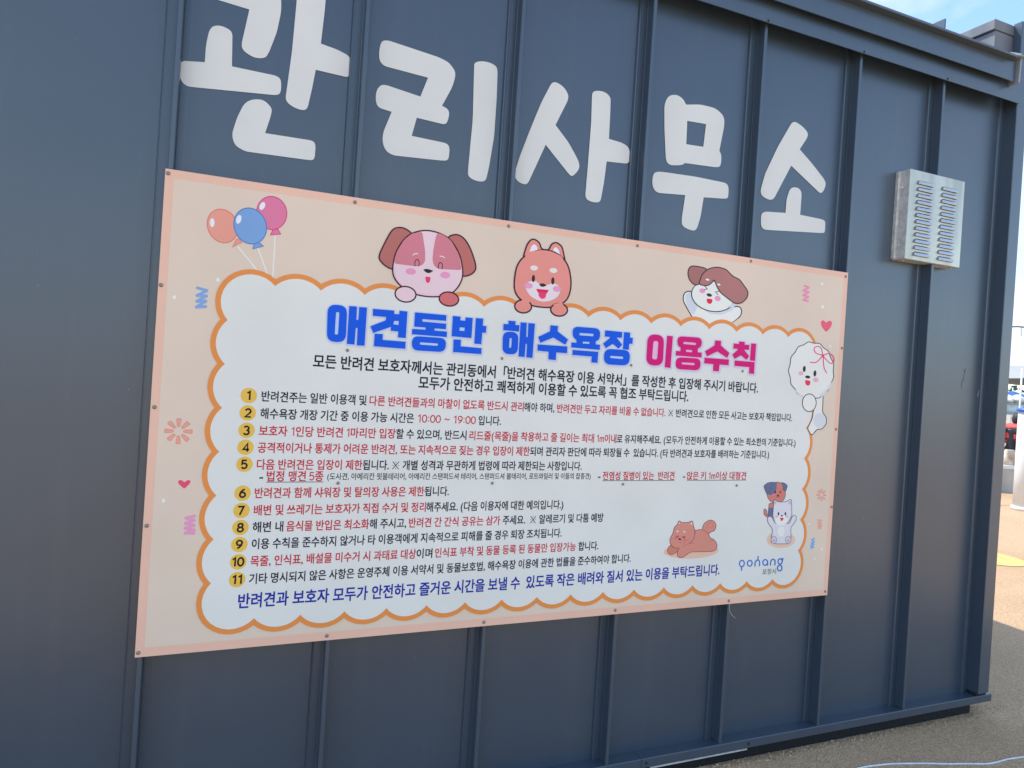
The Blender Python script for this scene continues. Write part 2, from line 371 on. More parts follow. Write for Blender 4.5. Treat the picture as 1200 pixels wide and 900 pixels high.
def ribbon(pts, w, closed=False):
    n = len(pts); L, R = [], []
    for i in range(n):
        a = pts[i - 1] if (i or closed) else pts[i]; b = pts[(i + 1) % n] if (i < n - 1 or closed) else pts[i]
        d1 = (pts[i] - a); d2 = (b - pts[i])
        if d1.length < 1e-6: d1 = d2
        if d2.length < 1e-6: d2 = d1
        d1 = d1.normalized(); d2 = d2.normalized(); t = d1 + d2
        t = t.normalized() if t.length > 1e-3 else d1
        nrm = Vector((-t.y, t.x)); k = 1 / max(0.55, nrm.dot(Vector((-d1.y, d1.x))))
        L.append(pts[i] + nrm * w * 0.5 * k); R.append(pts[i] - nrm * w * 0.5 * k)
    return L, R
class Print:
    """flat print on the plane Y; art given in survey coordinates (ox + x/s, oy + y/s)"""
    def __init__(s, ox, oy, sc, Y, step=0.00003):
        s.o = (ox, oy, sc); s.Y = Y; s.st = step; s.mb = MB(); s.cols = []
    def mi(s, c):
        if c not in s.cols: s.cols.append(c)
        s.mb.c = s.cols.index(c)
    def P(s, p): return at(s.o[0] + p[0] / s.o[2], s.o[1] + p[1] / s.o[2], s.Y)
    def fill(s, c, pts, holes=()):
        s.mi(c); s.Y -= s.st
        loops = [[Vector((p[0], p[1], 0)) for p in pts]] + [[Vector((p[0], p[1], 0)) for p in h] for h in holes]
        tris = tessellate_polygon(loops); flat = [p for l in loops for p in l]
        s.mb.add([s.P(p) for p in flat], [t for t in tris]); return s
    def poly(s, c, pts, r=0, holes=(), hr=0): return s.fill(c, rpoly(pts, r), [rpoly(h, hr) for h in holes])
    def stroke(s, c, w, pts, closed=False, caps=True):
        s.mi(c); s.Y -= s.st; pts = [Vector(p[:2]) for p in pts]; L, R = ribbon(pts, w, closed); n = len(pts)
        vs = [s.P(p) for p in L] + [s.P(p) for p in R]
        s.mb.add(vs, [(i, (i + 1) % n, (i + 1) % n + n, i + n) for i in range(n if closed else n - 1)])
        return s
    def zig(s, c, w, pts):
        P_ = [Vector(q) for q in pts]
        for a, b in zip(P_[:-1], P_[1:]):
            d_ = (b - a).normalized(); n_ = Vector((-d_.y, d_.x)) * w * 0.5; e_ = d_ * w * 0.32
            s.fill(c, [a - e_ * 0.6 + n_, a - e_ - n_ * 0.4, a - e_ * 0.3 - n_, b + e_ * 0.6 - n_, b + e_ + n_ * 0.4, b + e_ * 0.3 + n_])
        return s
    def out(s, f, c, w, pts, holes=()):
        s.fill(f, pts, holes); s.stroke(c, w, pts, True); return s
    def build(s, name, parent, label=None, mats=None):
        return s.mb.build(name, mats or [print_mat(c) for c in s.cols], parent, label)

# ------------------------------------------------------------------ big letters on the cladding
YL = -0.0016
LET = {
 'gwan': (200, 0, 4.5, [
   ([(120,-40),(415,50,2),(372,240),(385,270),(440,305),(495,308),(515,285),(560,170),(583,60),(583,-10),(560,-70),(480,-110),(150,-190),(118,-165),(108,-80)], ()),
   ([(58,320),(180,328,3),(186,240),(203,160),(225,135),(270,135),(326,165),(323,350,3),(560,400),(583,420),(582,485),(565,503),(85,456),(52,425),(47,350)], ()),
   ([(678,-140),(760,-170),(828,-120),(812,60),(792,230,3),(880,262),(945,297),(956,345),(943,410),(765,368,3),(745,470),(720,578),(690,582),(640,562),(604,530),(640,270)], ()),
   ([(430,523),(490,525),(535,570),(530,605),(498,702,3),(752,742),(765,765),(758,846),(720,843),(390,798),(337,765),(322,710),(350,620),(388,545)], ())]),
 'ri': (430, 40, 5.0, [
   ([(85,40),(120,35),(420,135),(480,165),(517,215),(518,250),(500,310),(440,420,2),(478,440),(483,475),(465,532),(292,490,2),(262,596,2),(470,640),(485,665),(478,740),(440,741),(150,710),(108,682),(90,630),(95,575),(145,455,2),(65,430),(50,390),(55,330),(80,298),(110,297),(313,366,2),(358,255,2),(95,185),(71,150),(72,90)], ()),
   ([(630,168),(660,158),(710,162),(757,185),(766,215),(760,380),(745,600),(715,780),(695,865),(640,862),(593,835),(592,800),(620,500),(628,190)], ())]),
 'sa': (595, 85, 5.625, [
   ([(290,66),(320,62),(370,95),(400,145),(398,180),(315,346,2),(400,460),(450,550),(473,600),(470,640),(428,685),(408,676),(250,476,2),(130,737),(95,735),(50,705),(46,660),(80,550),(150,370),(220,200)], ()),
   ([(556,130),(585,118),(640,126),(679,162),(676,260),(667,437,2),(760,465),(800,495),(806,540),(798,602),(652,586,2),(635,720),(612,848),(590,858),(540,850),(510,825),(525,650),(550,330)], ())]),
 'mu': (755, 100, 5.0, [
   ([(118,110),(140,62),(185,52),(225,75),(245,113,4),(330,112),(420,135),(467,180),(470,230),(440,383,4),(453,410),(448,474),(425,481),(238,455,3),(220,468),(150,469),(127,445),(118,250)], ([(252,208),(362,227),(346,360),(246,345)],)),
   ([(62,507),(100,506),(300,535),(480,572),(495,595),(492,658),(478,665),(348,656,3),(330,770),(305,851),(270,850),(222,825),(218,790),(240,643,3),(70,629),(46,590),(48,535)], ())]),
 'so': (880, 130, 6.0, [
   ([(288,80),(315,75),(370,115),(402,155),(398,185),(343,270,2),(430,370),(515,480),(528,510),(515,557),(490,584),(283,385,2),(160,620),(130,627),(78,600),(65,565),(100,440),(190,250)], ()),
   ([(70,728),(95,707),(243,717,3),(250,620),(275,545),(310,534),(345,548),(357,580),(346,730,3),(500,762),(524,775),(520,854),(505,859),(90,835),(70,810)], ())]),
}
LN = {'gwan': 'white Korean letter gwan, the largest and leftmost of the five', 'ri': 'white Korean letter ri, second of the five',
      'sa': 'white Korean letter sa, middle of the five', 'mu': 'white Korean letter mu, fourth of the five', 'so': 'white Korean letter so, rightmost and smallest of the five'}
for k, (ox, oy, sc, loops) in LET.items():
    pr = Print(ox, oy, sc, YL, 0.0001)
    for pts, holes in loops:
        pr.poly((1, 1, 1), pts, 26, holes, 2)
    pr.build('wall_letter', off, LN[k], [M_LETTER])

M_SCUFF = mat('scuffed_paint', (0.20, 0.22, 0.24), 0.6, var=0.3, vscale=60)
for pts, wd in (([(1133.0,432.5),(1132.2,434.5),(1131.4,436)], 1.6), ([(1131.2,437),(1129.6,444),(1128.4,449),(1127.6,455)], 0.5), ([(1147.3,457.5),(1146.2,461),(1145.2,465)], 1.3), ([(43.6,297),(44.4,298.4)], 0.8), ([(43.6,334),(45.0,335.0)], 1.0),
                ([(1011.6,608),(1012.2,610)], 0.5), ([(88,44),(89,45)], 0.6), ([(480,193),(480.6,194)], 0.6), ([(1158,534),(1158.6,535)], 0.9)):
    pr = Print(0, 0, 1, -0.0022, 0.0); pr.stroke((1, 1, 1), wd, pts); pr.build('scuff_mark', off, None, [M_SCUFF])
# ------------------------------------------------------------------ the notice board
BW, BH, YF = 2.3915, 1.26, -0.0600
sg = empty('notice_board', (BW / 2, YF, GZ - BH))
tag(sg, 'large peach notice board of Korean dog beach rules screwed to the ribs', 'notice board')
C_EDGE = (222, 182, 170); C_IN = (202, 196, 188); C_WH = (203, 216, 222); C_OR = (208, 139, 77)
M_EDGE = print_mat(C_EDGE)
mb = MB(); mb.box(0, BW, YF, YF + 0.0085, GZ - BH, GZ); mb.build('board', M_EDGE, sg)
def rectp(name, x0, x1, z0, z1, y, c, parent=sg, label=None):
    mb = MB(); mb.add([(x0, y, z0), (x1, y, z0), (x1, y, z1), (x0, y, z1)], [(0, 1, 2, 3)]); return mb.build(name, print_mat(c), parent, label)
rectp('beige_field', 0.021, BW - 0.022, GZ - BH + 0.024, GZ - 0.022, YF - 0.00015, C_IN)

# cloud shaped white field with orange scalloped border (metres on the board, z from its upper edge)
cx = [0.284 + 0.1216 * k for k in range(16)]; zt, zb = -0.273, -1.1805
cz = [-0.376 - 0.117 * k for k in range(7)]; xl, xr = 0.170, 2.2245
cusps = [(x, zt) for x in cx] + [(xr, z) for z in cz] + [(x, zb) for x in cx[::-1]] + [(xl, z) for z in cz[::-1]]
def circ(a, b, s):      # centre and radius of the outward bulging arc a->b (clockwise loop) with sagitta s
    a, b = Vector(a), Vector(b); c = (b - a).length; r = (c * c / 4 + s * s) / (2 * s)
    d = (b - a).normalized(); nrm = Vector((-d.y, d.x)); mid = (a + b) / 2
    return mid + nrm * (s - r), r
TH = 0.0135; arcs = []
n = len(cusps)
for i in range(n):
    a, b = cusps[i], cusps[(i + 1) % n]; corner = abs(a[0] - b[0]) > 0.05 and abs(a[1] - b[1]) > 0.05
    s = 0.077 if corner else (0.026 if a[1] == zt and b[1] == zt else (0.0285 if a[1] == zb and b[1] == zb else 0.0255))
    arcs.append(circ(a, b, s))
inner = []; outer = []
def arcpts(c, r, a, b, m=14):
    t0 = math.atan2(a[1] - c.y, a[0] - c.x); t1 = math.atan2(b[1] - c.y, b[0] - c.x)
    while t1 > t0: t1 -= 2 * PI
    return [Vector((c.x + r * math.cos(t0 + (t1 - t0) * k / m), c.y + r * math.sin(t0 + (t1 - t0) * k / m))) for k in range(m)]
def isect(c0, r0, c1, r1, near):
    d = (c1 - c0).length; a = (r0 * r0 - r1 * r1 + d * d) / (2 * d); h = math.sqrt(max(0, r0 * r0 - a * a))
    e = (c1 - c0) / d; f = Vector((-e.y, e.x)); ps = [c0 + e * a + f * h, c0 + e * a - f * h]
    return min(ps, key=lambda p: (p - Vector(near)).length)
oc = [isect(arcs[i - 1][0], arcs[i - 1][1] + TH, arcs[i][0], arcs[i][1] + TH, cusps[i]) for i in range(n)]
for i in range(n):
    inner += arcpts(arcs[i][0], arcs[i][1], cusps[i], cusps[(i + 1) % n])
    outer += arcpts(arcs[i][0], arcs[i][1] + TH, oc[i], oc[(i + 1) % n])
def flat(name, loop, holes, y, c, label=None):
    loops = [[Vector((p[0], p[1], 0)) for p in l] for l in [loop] + holes]
    t = tessellate_polygon(loops); fl = [p for l in loops for p in l]
    mb = MB(); mb.add([(p.x, y, GZ + p.y) for p in fl], t); return mb.build(name, print_mat(c), sg, label)
Y_UNDER, Y_CLOUD, Y_OVER = YF - 0.0003, YF - 0.0012, YF - 0.0015
flat('scalloped_border', outer, [], Y_CLOUD, C_OR)
flat('cloud_field', inner, [], Y_CLOUD - 0.00012, C_WH)

# --- small decorations
W_ = (222, 228, 230)
for (x, y, s, r) in [(255.4,328,2.6,20),(204.4,348.4,2.6,15),(191.5,586.7,2.6,20),(963.5,332.6,1.9,40),(964,359.5,2.4,50),(973.3,405.7,1.5,20),(948.6,614,1.1,30),(963,643.6,1.4,30),(954.4,655,1.2,20)]:
    d = Print(0, 0, 1, Y_UNDER)
    d.fill(W_, [Vector((x + s * math.cos(math.radians(r + 90 * k)), y + s * math.sin(math.radians(r + 90 * k)) * 1.1)) for k in range(4)])
    d.build('confetti_print', sg)
def deco(name, ox, oy, sc, fn, Y=None):
    p = Print(ox, oy, sc, Y or Y_UNDER); fn(p); return p.build(name, sg)
deco('squiggle_print', 220, 300, 5, lambda p: p.zig((120,160,214), 17, [(54, 186), (114, 203), (52, 232), (112, 234), (50, 266), (108, 264), (48, 300), (108, 296)]))
deco('squiggle_print', 180, 460, 4.5, lambda p: p.zig((206,150,190), 16, [(218, 650), (168, 662), (216, 674), (166, 690), (216, 700), (164, 716), (216, 726), (164, 742), (214, 742)]))
deco('squiggle_print', 880, 310, 4.286, lambda p: p.zig((214,140,180), 10, [(268, 106), (292, 116), (262, 130), (290, 138), (262, 154), (290, 162), (262, 178), (288, 184)]))
deco('squiggle_print', 760, 550, 5, lambda p: p.zig((222,160,150), 9, [(990, 296), (1014, 300), (990, 312), (1014, 318), (992, 330), (1014, 332), (994, 344), (1012, 346)]))
deco('squiggle_print', 760, 550, 5, lambda p: p.zig((110,165,225), 9, [(972, 404), (956, 414), (972, 424), (954, 432), (970, 440), (950, 448), (968, 456), (950, 462)]))
deco('heart_print', 180, 460, 4.5, lambda p: p.poly((208,78,112), [(162,508),(132,482),(128,470),(134,462),(148,461),(162,474),(178,461),(192,462),(196,470),(186,486)], 7))
deco('heart_print', 880, 370, 5.294, lambda p: p.poly((218,92,124), [(466,103),(440,70),(432,44),(440,28),(454,28),(466,46),(482,30),(498,32),(505,46),(494,76)], 12))
def flower(cx_, cy_, r0, r1, w0, w1, kx):
    def f(p):
        for k in range(8):
            a = math.radians(45 * k + 2); e = Vector((math.cos(a), math.sin(a))); g = Vector((-e.y, e.x)); c = Vector((cx_, cy_))
            q = [c + e * r0 - g * w0, c + e * r1 - g * w1, c + e * r1 + g * w1, c + e * r0 + g * w0]
            q = [Vector((cx_ + (v.x - cx_) * kx, v.y)) for v in q]
            p.out((216,158,146), (198,128,118), w1 * 0.28, rpoly([tuple(v) for v in q], w1 * 0.5, 3))
    return f
deco('flower_print', 180, 460, 4.5, flower(131, 204, 24, 66, 5, 11, 1.1))
deco('flower_print', 760, 550, 5, flower(1013, 150, 12, 34, 2.5, 5.5, 0.8))

# --- balloons (behind the cloud)
p = Print(180, 190, 5, Y_UNDER)
for a, b in (((492,492),(612,640)),((612,505),(668,660)),((712,430),(698,680))): p.stroke((218,222,224), 8, [a, b])
def balloon(p, f, c, e, knot, hl):
    p.out(f, c, 6, ellipse(*e)); p.out(f, c, 5, [Vector(q) for q in knot]); p.fill((232,238,242), ellipse(*hl))
balloon(p, (200,118,160), (190,72,130), (692,298,88,98,-12), [(700,395),(728,393),(745,422),(684,427)], (637,257,15,24,25))
balloon(p, (214,152,142), (204,122,108), (404,374,86,102,-28), [(484,455),(500,447),(516,470),(462,498)], (343,355,14,26,0))
balloon(p, (112,158,216), (72,124,196), (566,374,93,108,-25), [(590,478),(618,472),(644,492),(582,508)], (499,335,15,26,15))
p.build('balloons_print', sg, 'three printed balloons, salmon, blue and pink, on white strings')

# --- puppy waving, behind the cloud rim
K = (52, 44, 60)
p = Print(760, 280, 7.5, Y_UNDER); WB = (214, 224, 228); SB = (188, 204, 224)
p.out(WB, K, 9.1, rpoly([(385,690),(340,612),(302,540),(308,480),(350,455),(395,470),(440,430),(600,500),(735,600),(800,590),(822,630),(810,680),(720,745),(600,800),(420,800)], 30))
p.poly(SB, [(318,500),(350,466),(386,470),(396,540),(432,598),(392,672),(345,600)], 20)
p.poly(WB, [(430,600),(700,660),(780,600),(812,640),(790,690),(700,760),(400,760),(395,680)], 20)
p.poly(SB, [(455,600),(560,650),(660,645),(740,590),(752,560),(765,575),(740,625),(640,668),(540,660)], 20)
p.out(WB, K, 9.1, ellipse(565, 505, 190, 132, 12)); p.poly(SB, [(690,600),(752,560),(735,540),(760,545),(745,600)], 8)
p.fill(WB, ellipse(560, 500, 180, 126, 12))
BR = (160, 114, 116)
p.out((152,108,108), K, 9.1, rpoly([(350,270),(370,236),(430,240),(520,262),(500,350),(440,402),(405,408),(360,365),(345,310)], 35))
p.out(BR, K, 9.1, rpoly([(440,400),(470,310),(525,262),(600,245),(680,265),(740,328),(800,355),(875,460),(870,515),(820,565),(760,570),(690,518),(630,470),(600,420),(577,352),(560,385),(515,415)], 26))
p.fill((236,238,240), ellipse(519, 358, 17, 8, 15)); p.fill((236,238,240), ellipse(618, 401, 15, 8, 15))
p.fill((214,150,190), ellipse(473, 456, 25, 20, 15)); p.fill((214,150,190), ellipse(608, 523, 27, 23, 20))
p.stroke(K, 6, [(494,414),(517,440),(487,445)]); p.stroke(K, 6, [(618,462),(588,466),(613,492)])
p.fill(K, ellipse(534, 493, 24, 14, 15)); p.poly((206,40,70), [(511,524),(562,528),(560,560),(538,574),(514,560)], 12)
p.build('puppy_print', sg, 'printed white puppy with brown hair waving both arms')

# --- beagle head over the rim
p = Print(440, 255, 8.575, Y_OVER); K = (62, 32, 48)
p.out((164,106,104), K, 14.3, rpoly([(160,520),(90,480),(36,420),(38,370),(100,240),(160,130),(210,98),(280,100),(340,135),(370,165),(330,400),(240,520)], 60))
p.out((170,106,104), K, 14.3, rpoly([(720,200),(780,170),(840,172),(900,215),(960,320),(1008,470),(1008,530),(960,575),(880,595),(840,560),(760,300)], 55))
head = rpoly([(170,500),(200,350),(280,220),(360,155),(500,122),(640,150),(760,220),(850,370),(882,540),(868,640),(800,740),(720,785),(560,800),(400,775),(260,700),(180,600)], 70)
p.out((214,196,214), K, 14.3, head)
p.poly((190,122,142), [(186,462),(210,350),(285,225),(365,160),(470,140),(482,220),(500,330),(500,440),(470,480),(420,490),(380,487)], 30)
p.poly((190,122,142), [(620,152),(680,170),(760,230),(840,370),(868,528),(640,518),(590,490),(572,430),(580,330),(600,220)], 30)
p.stroke((226,180,206), 9, [Vector(q) for q in curve([(196,500),(205,590),(255,670),(400,752),(560,778),(700,762)], 5)])
for e in ((302,770,105,78,8),): p.out((214,196,212), K, 14.3, ellipse(*e))
p.out((190,108,114), K, 14.3, ellipse(738, 818, 98, 70, 8))
p.stroke((234,214,226), 9, curve([(374,378),(400,362),(430,364)], 4)); p.stroke((234,214,226), 9, curve([(645,388),(676,390),(698,408)], 4))
p.stroke(K, 8, curve([(398,488),(396,450),(412,422),(432,428),(440,460),(432,490)], 4)); p.stroke(K, 8, curve([(634,514),(632,480),(644,454),(664,456),(674,484),(668,518)], 4))
p.fill((212,146,192), ellipse(355, 541, 52, 32, 5)); p.fill((212,146,192), ellipse(701, 577, 50, 32, 5))
p.poly((42,34,48), [(478,522),(520,514),(585,534),(540,560),(510,552)], 14)
p.poly((208,60,114), [(500,592),(555,597),(545,648),(525,660),(508,645)], 12)
p.build('puppy_print', sg, 'printed floppy eared brown and white puppy head looking over the cloud')

# --- shiba head
p = Print(560, 250, 7.5, Y_OVER); F = (216, 142, 138)
p.out(F, K, 13, rpoly([(398,385),(430,280),(465,230),(500,226),(545,260),(556,315),(625,325),(645,270),(690,252),(740,290),(770,430),(700,480),(420,450)], 26))
p.poly((232,236,240), [(450,345),(470,290),(495,268),(520,290),(524,325)], 12); p.poly((232,236,240), [(657,348),(670,305),(690,296),(715,330),(722,382)], 12)
p.out(F, K, 13, rpoly([(322,560),(345,450),(405,375),(520,322),(640,325),(730,370),(800,460),(824,620),(800,740),(740,800),(640,832),(480,818),(370,760),(318,680)], 70))
p.poly(F, [(410,400),(425,340),(560,322),(640,332),(745,380),(755,430),(700,480),(450,470)], 30)
p.fill((228,218,226), ellipse(494, 480, 33, 22, 5)); p.fill((228,218,226), ellipse(664, 502, 34, 22, 5))
p.poly((220,212,226), [(412,640),(440,600),(510,590),(540,625),(610,632),(655,612),(710,630),(728,680),(700,740),(620,775),(540,775),(450,720)], 36)
p.fill((214,152,200), ellipse(446, 636, 36, 26, 5)); p.fill((214,152,200), ellipse(694, 664, 36, 26, 5))
p.fill((56,40,54), ellipse(488, 573, 14, 32, 3)); p.fill((56,40,54), ellipse(659, 594, 14, 32, 3))
p.poly((56,36,50), [(536,620),(572,614),(608,632),(575,648),(550,642)], 12)
p.poly((206,36,92), [(510,662),(568,668),(626,674),(600,712),(530,700)], 14); p.poly((222,62,116), [(530,690),(604,698),(595,745),(565,755),(536,735)], 22)
p.out(F, K, 13, ellipse(398, 818, 74, 57, 5)); p.out(F, K, 13, ellipse(714, 848, 74, 55, 5))
p.poly(F, [(390,745),(470,760),(440,800),(380,800)], 10); p.poly(F, [(660,800),(740,780),(760,830),(680,830)], 10)
p.build('shiba_print', sg, 'printed salmon pink shiba head sticking its tongue out')

# --- bichon on the right rim
p = Print(880, 370, 5.294, Y_OVER); K2 = (58, 54, 66); WB = (214, 222, 228)
p.out(WB, K2, 5, rpoly([(405,480),(448,490),(444,600),(468,630),(468,670),(440,705),(412,702),(376,744),(350,700),(380,640)], 14))
p.fill((192,208,226), ellipse(426, 650, 38, 46, 0))
pts = []
for k in range(26):
    a = 2 * PI * k / 26; rr = 1 + (0.028 if k % 2 else -0.02)
    pts.append((375 + 138 * rr * math.cos(a), 341 + 175 * rr * math.sin(a)))
p.out(WB, K2, 5, smooth(pts, 3))
p.poly((192,208,226), [(270,455),(300,480),(330,500),(345,515),(300,500)], 8); p.poly((192,208,226), [(420,495),(470,450),(500,400),(498,440),(440,505)], 12)
p.out(WB, K2, 5, ellipse(362, 540, 43, 55, 0))
p.fill((44,40,52), ellipse(331, 330, 9, 19, 5)); p.fill((44,40,52), ellipse(397, 358, 9, 19, 5)); p.fill((40,36,46), ellipse(352, 380, 16, 9, 8))
p.fill((226,170,196), ellipse(310, 357, 16, 13, 0)); p.fill((226,170,196), ellipse(403, 398, 17, 14, 0)); p.poly((214,54,88), [(336,398),(370,404),(366,430),(352,436),(338,424)], 8)
PK = (206, 74, 118)
p.stroke(PK, 6, curve([(446,246),(405,232),(392,205),(410,190),(436,202),(446,246)], 5)); p.stroke(PK, 6, curve([(446,246),(485,234),(512,255),(514,285),(492,295),(446,250)], 5))
p.stroke(PK, 6, curve([(446,248),(425,272),(400,290),(366,288)], 5)); p.stroke(PK, 6, curve([(448,248),(450,290),(455,325),(470,356)], 5)); p.fill(PK, ellipse(447, 248, 9, 9))
p.build('bichon_print', sg, 'printed fluffy white dog with a pink ribbon on its ear')

# --- lying dog
p = Print(770, 590, 11.25, Y_OVER); F = (196, 138, 130); KB = (120, 78, 84); OR_ = (178, 108, 98)
p.fill((222,184,170), ellipse(448, 628, 362, 98, -2))
p.out((192,126,112), KB, 8, rpoly([(185,540),(135,600),(140,655),(185,682),(230,660),(300,610),(260,520)], 30))
p.out(F, KB, 8, rpoly([(590,345),(620,260),(700,212),(760,235),(785,300),(755,365),(705,375),(690,400),(640,400)], 35))
p.stroke(OR_, 6, curve([(665,335),(662,290),(700,255),(738,275),(735,315),(705,320)], 5))
p.out(F, KB, 8, rpoly([(440,380),(560,340),(620,350),(680,400),(700,460),(750,470),(795,540),(785,600),(740,632),(440,640),(330,718),(290,715),(262,680),(268,620),(380,545)], 34))
p.stroke(OR_, 7, curve([(690,500),(715,492),(740,498)], 4)); p.stroke(OR_, 7, curve([(595,345),(650,370),(685,410)], 4))
p.out(F, KB, 8, rpoly([(275,270),(280,235),(300,230),(320,252),(420,250),(445,232),(470,230),(478,290),(505,370),(485,470),(440,520),(380,545),(290,590),(220,585),(180,540),(165,480),(215,380),(225,320)], 24))
p.poly(F, [(300,560),(360,540),(470,515),(560,500),(560,560),(430,600),(330,640),(280,640)], 20)
p.stroke(OR_, 7, curve([(330,575),(400,540),(450,525),(495,520)], 4)); p.stroke((186,122,108), 8, curve([(488,340),(492,420),(468,490)], 4)); p.stroke(OR_, 6, curve([(345,536),(375,495),(420,487)], 4))
p.poly((232,214,210), [(283,270),(292,245),(308,262)], 3); p.poly((232,214,210), [(438,264),(462,248),(464,290)], 3)
p.fill((236,220,218), ellipse(271, 367, 14, 10)); p.fill((236,220,218), ellipse(361, 373, 14, 10))
for x, y in ((267, 437), (354, 442)): p.stroke((92,44,56), 9, curve([(x-16,y-12),(x-4,y+8),(x+8,y+6),(x+14,y-14)], 4))
p.fill((86,40,50), ellipse(300, 471, 18, 13)); p.fill((222,112,122), ellipse(246, 460, 22, 17)); p.fill((222,112,122), ellipse(370, 480, 22, 20)); p.stroke((214,90,104), 6, curve([(285,505),(308,517),(332,500)], 4))
p.build('sleeping_dog_print', sg, 'printed brown dog lying on a peach oval')

# --- two dogs standing
p = Print(880, 560, 7.5, Y_OVER); KG = (92, 88, 108); B1 = (188, 122, 118); B2 = (92, 106, 146); G1 = (200, 208, 226)
p.fill((226,188,172), ellipse(264, 543, 126, 72, 0))
p.out(B1, KG, 5, rpoly([(150,350),(115,325),(112,280),(125,270),(138,285),(142,320),(160,330)], 9))
p.out(B1, KG, 5, rpoly([(160,225),(240,215),(250,300),(200,350),(148,340)], 12)); p.poly(B2, [(155,262),(215,265),(210,340),(150,335)], 8)
p.out(B1, KG, 5, rpoly([(140,140),(160,60),(235,30),(290,60),(308,140),(290,200),(235,225),(180,215),(150,180)], 34))
p.poly(B2, [(160,62),(200,35),(228,36),(225,100),(205,140),(160,155),(145,130)], 16)
p.out(B2, KG, 5, rpoly([(200,36),(150,42),(112,70),(125,110),(145,152),(175,90)], 12)); p.out(B2, KG, 5, rpoly([(265,38),(300,48),(322,70),(305,120),(285,110),(280,60)], 12))
p.fill((56,40,60), ellipse(215,125,6,12)); p.fill((120,44,50), ellipse(258,125,6,12)); p.fill((214,120,128), ellipse(198,150,13,10)); p.fill((210,112,120), ellipse(285,155,12,10)); p.fill((90,40,46), ellipse(238,153,10,7)); p.stroke((90,40,46), 4, curve([(224,168),(240,165),(252,170)],3))
p.out(G1, KG, 5, rpoly([(190,450),(148,390),(145,350),(165,336),(185,345),(210,400),(340,400),(362,340),(385,325),(402,345),(395,375),(350,440),(352,500),(352,560),(330,580),(210,580),(175,565),(185,500)], 14))
p.out(G1, KG, 5, rpoly([(196,280),(203,185),(235,212),(310,212),(355,182),(358,240),(360,330),(330,390),(270,412),(215,390),(192,340)], 20))
p.poly((170,176,206), [(208,200),(228,218),(206,240)], 3); p.poly((170,176,206), [(350,198),(325,220),(352,240)], 3)
p.fill((222,228,232), ellipse(268, 370, 58, 46)); p.fill((214,222,228), ellipse(266, 471, 31, 44))
p.out((186,194,216), KG, 3, ellipse(202, 545, 25, 33)); p.out((186,194,216), KG, 3, ellipse(328, 545, 25, 33)); p.fill((150,160,194), ellipse(202, 552, 9, 10)); p.fill((150,160,194), ellipse(328, 552, 9, 10))
p.fill((44,48,70), ellipse(243, 316, 7, 15)); p.fill((44,48,70), ellipse(303, 316, 7, 15)); p.fill((30,30,40), ellipse(272, 333, 11, 6)); p.fill((224,170,190), ellipse(228, 340, 12, 9)); p.fill((224,170,190), ellipse(317, 340, 12, 9))
p.poly((206,44,76), [(252,350),(292,352),(272,384)], 8)
p.build('two_dogs_print', sg, 'printed pale grey dog with raised arms in front of a brown and blue one')

# --- city logo
p = Print(860, 640, 17.143, Y_OVER); BL = (24, 104, 200)
p.stroke(BL, 24, ellipse(161, 350, 48, 64, 8), True); p.stroke(BL, 24, [(158,410),(152,495)])
p.stroke(BL, 24, ellipse(320, 344, 47, 58, 8), True)
p.stroke(BL, 24, curve([(424,408),(432,320),(480,278),(515,310),(518,405)], 5)); p.stroke(BL, 22, [(485,285),(487,196)])
p.stroke(BL, 24, ellipse(630, 328, 47, 58, 8), True); p.stroke(BL, 24, [(675,290),(680,392)])
p.stroke(BL, 24, curve([(736,390),(745,300),(790,262),(828,300),(822,388)], 5))
p.stroke(BL, 24, ellipse(930, 308, 42, 54, 8), True); p.stroke(BL, 24, ellipse(922, 440, 44, 58, 4), True); p.stroke(BL, 22, [(958,262),(992,240)]); p.stroke(BL, 22, [(985,250),(974,310)])
p.build('city_logo_print', sg, 'blue pohang logo lettering')

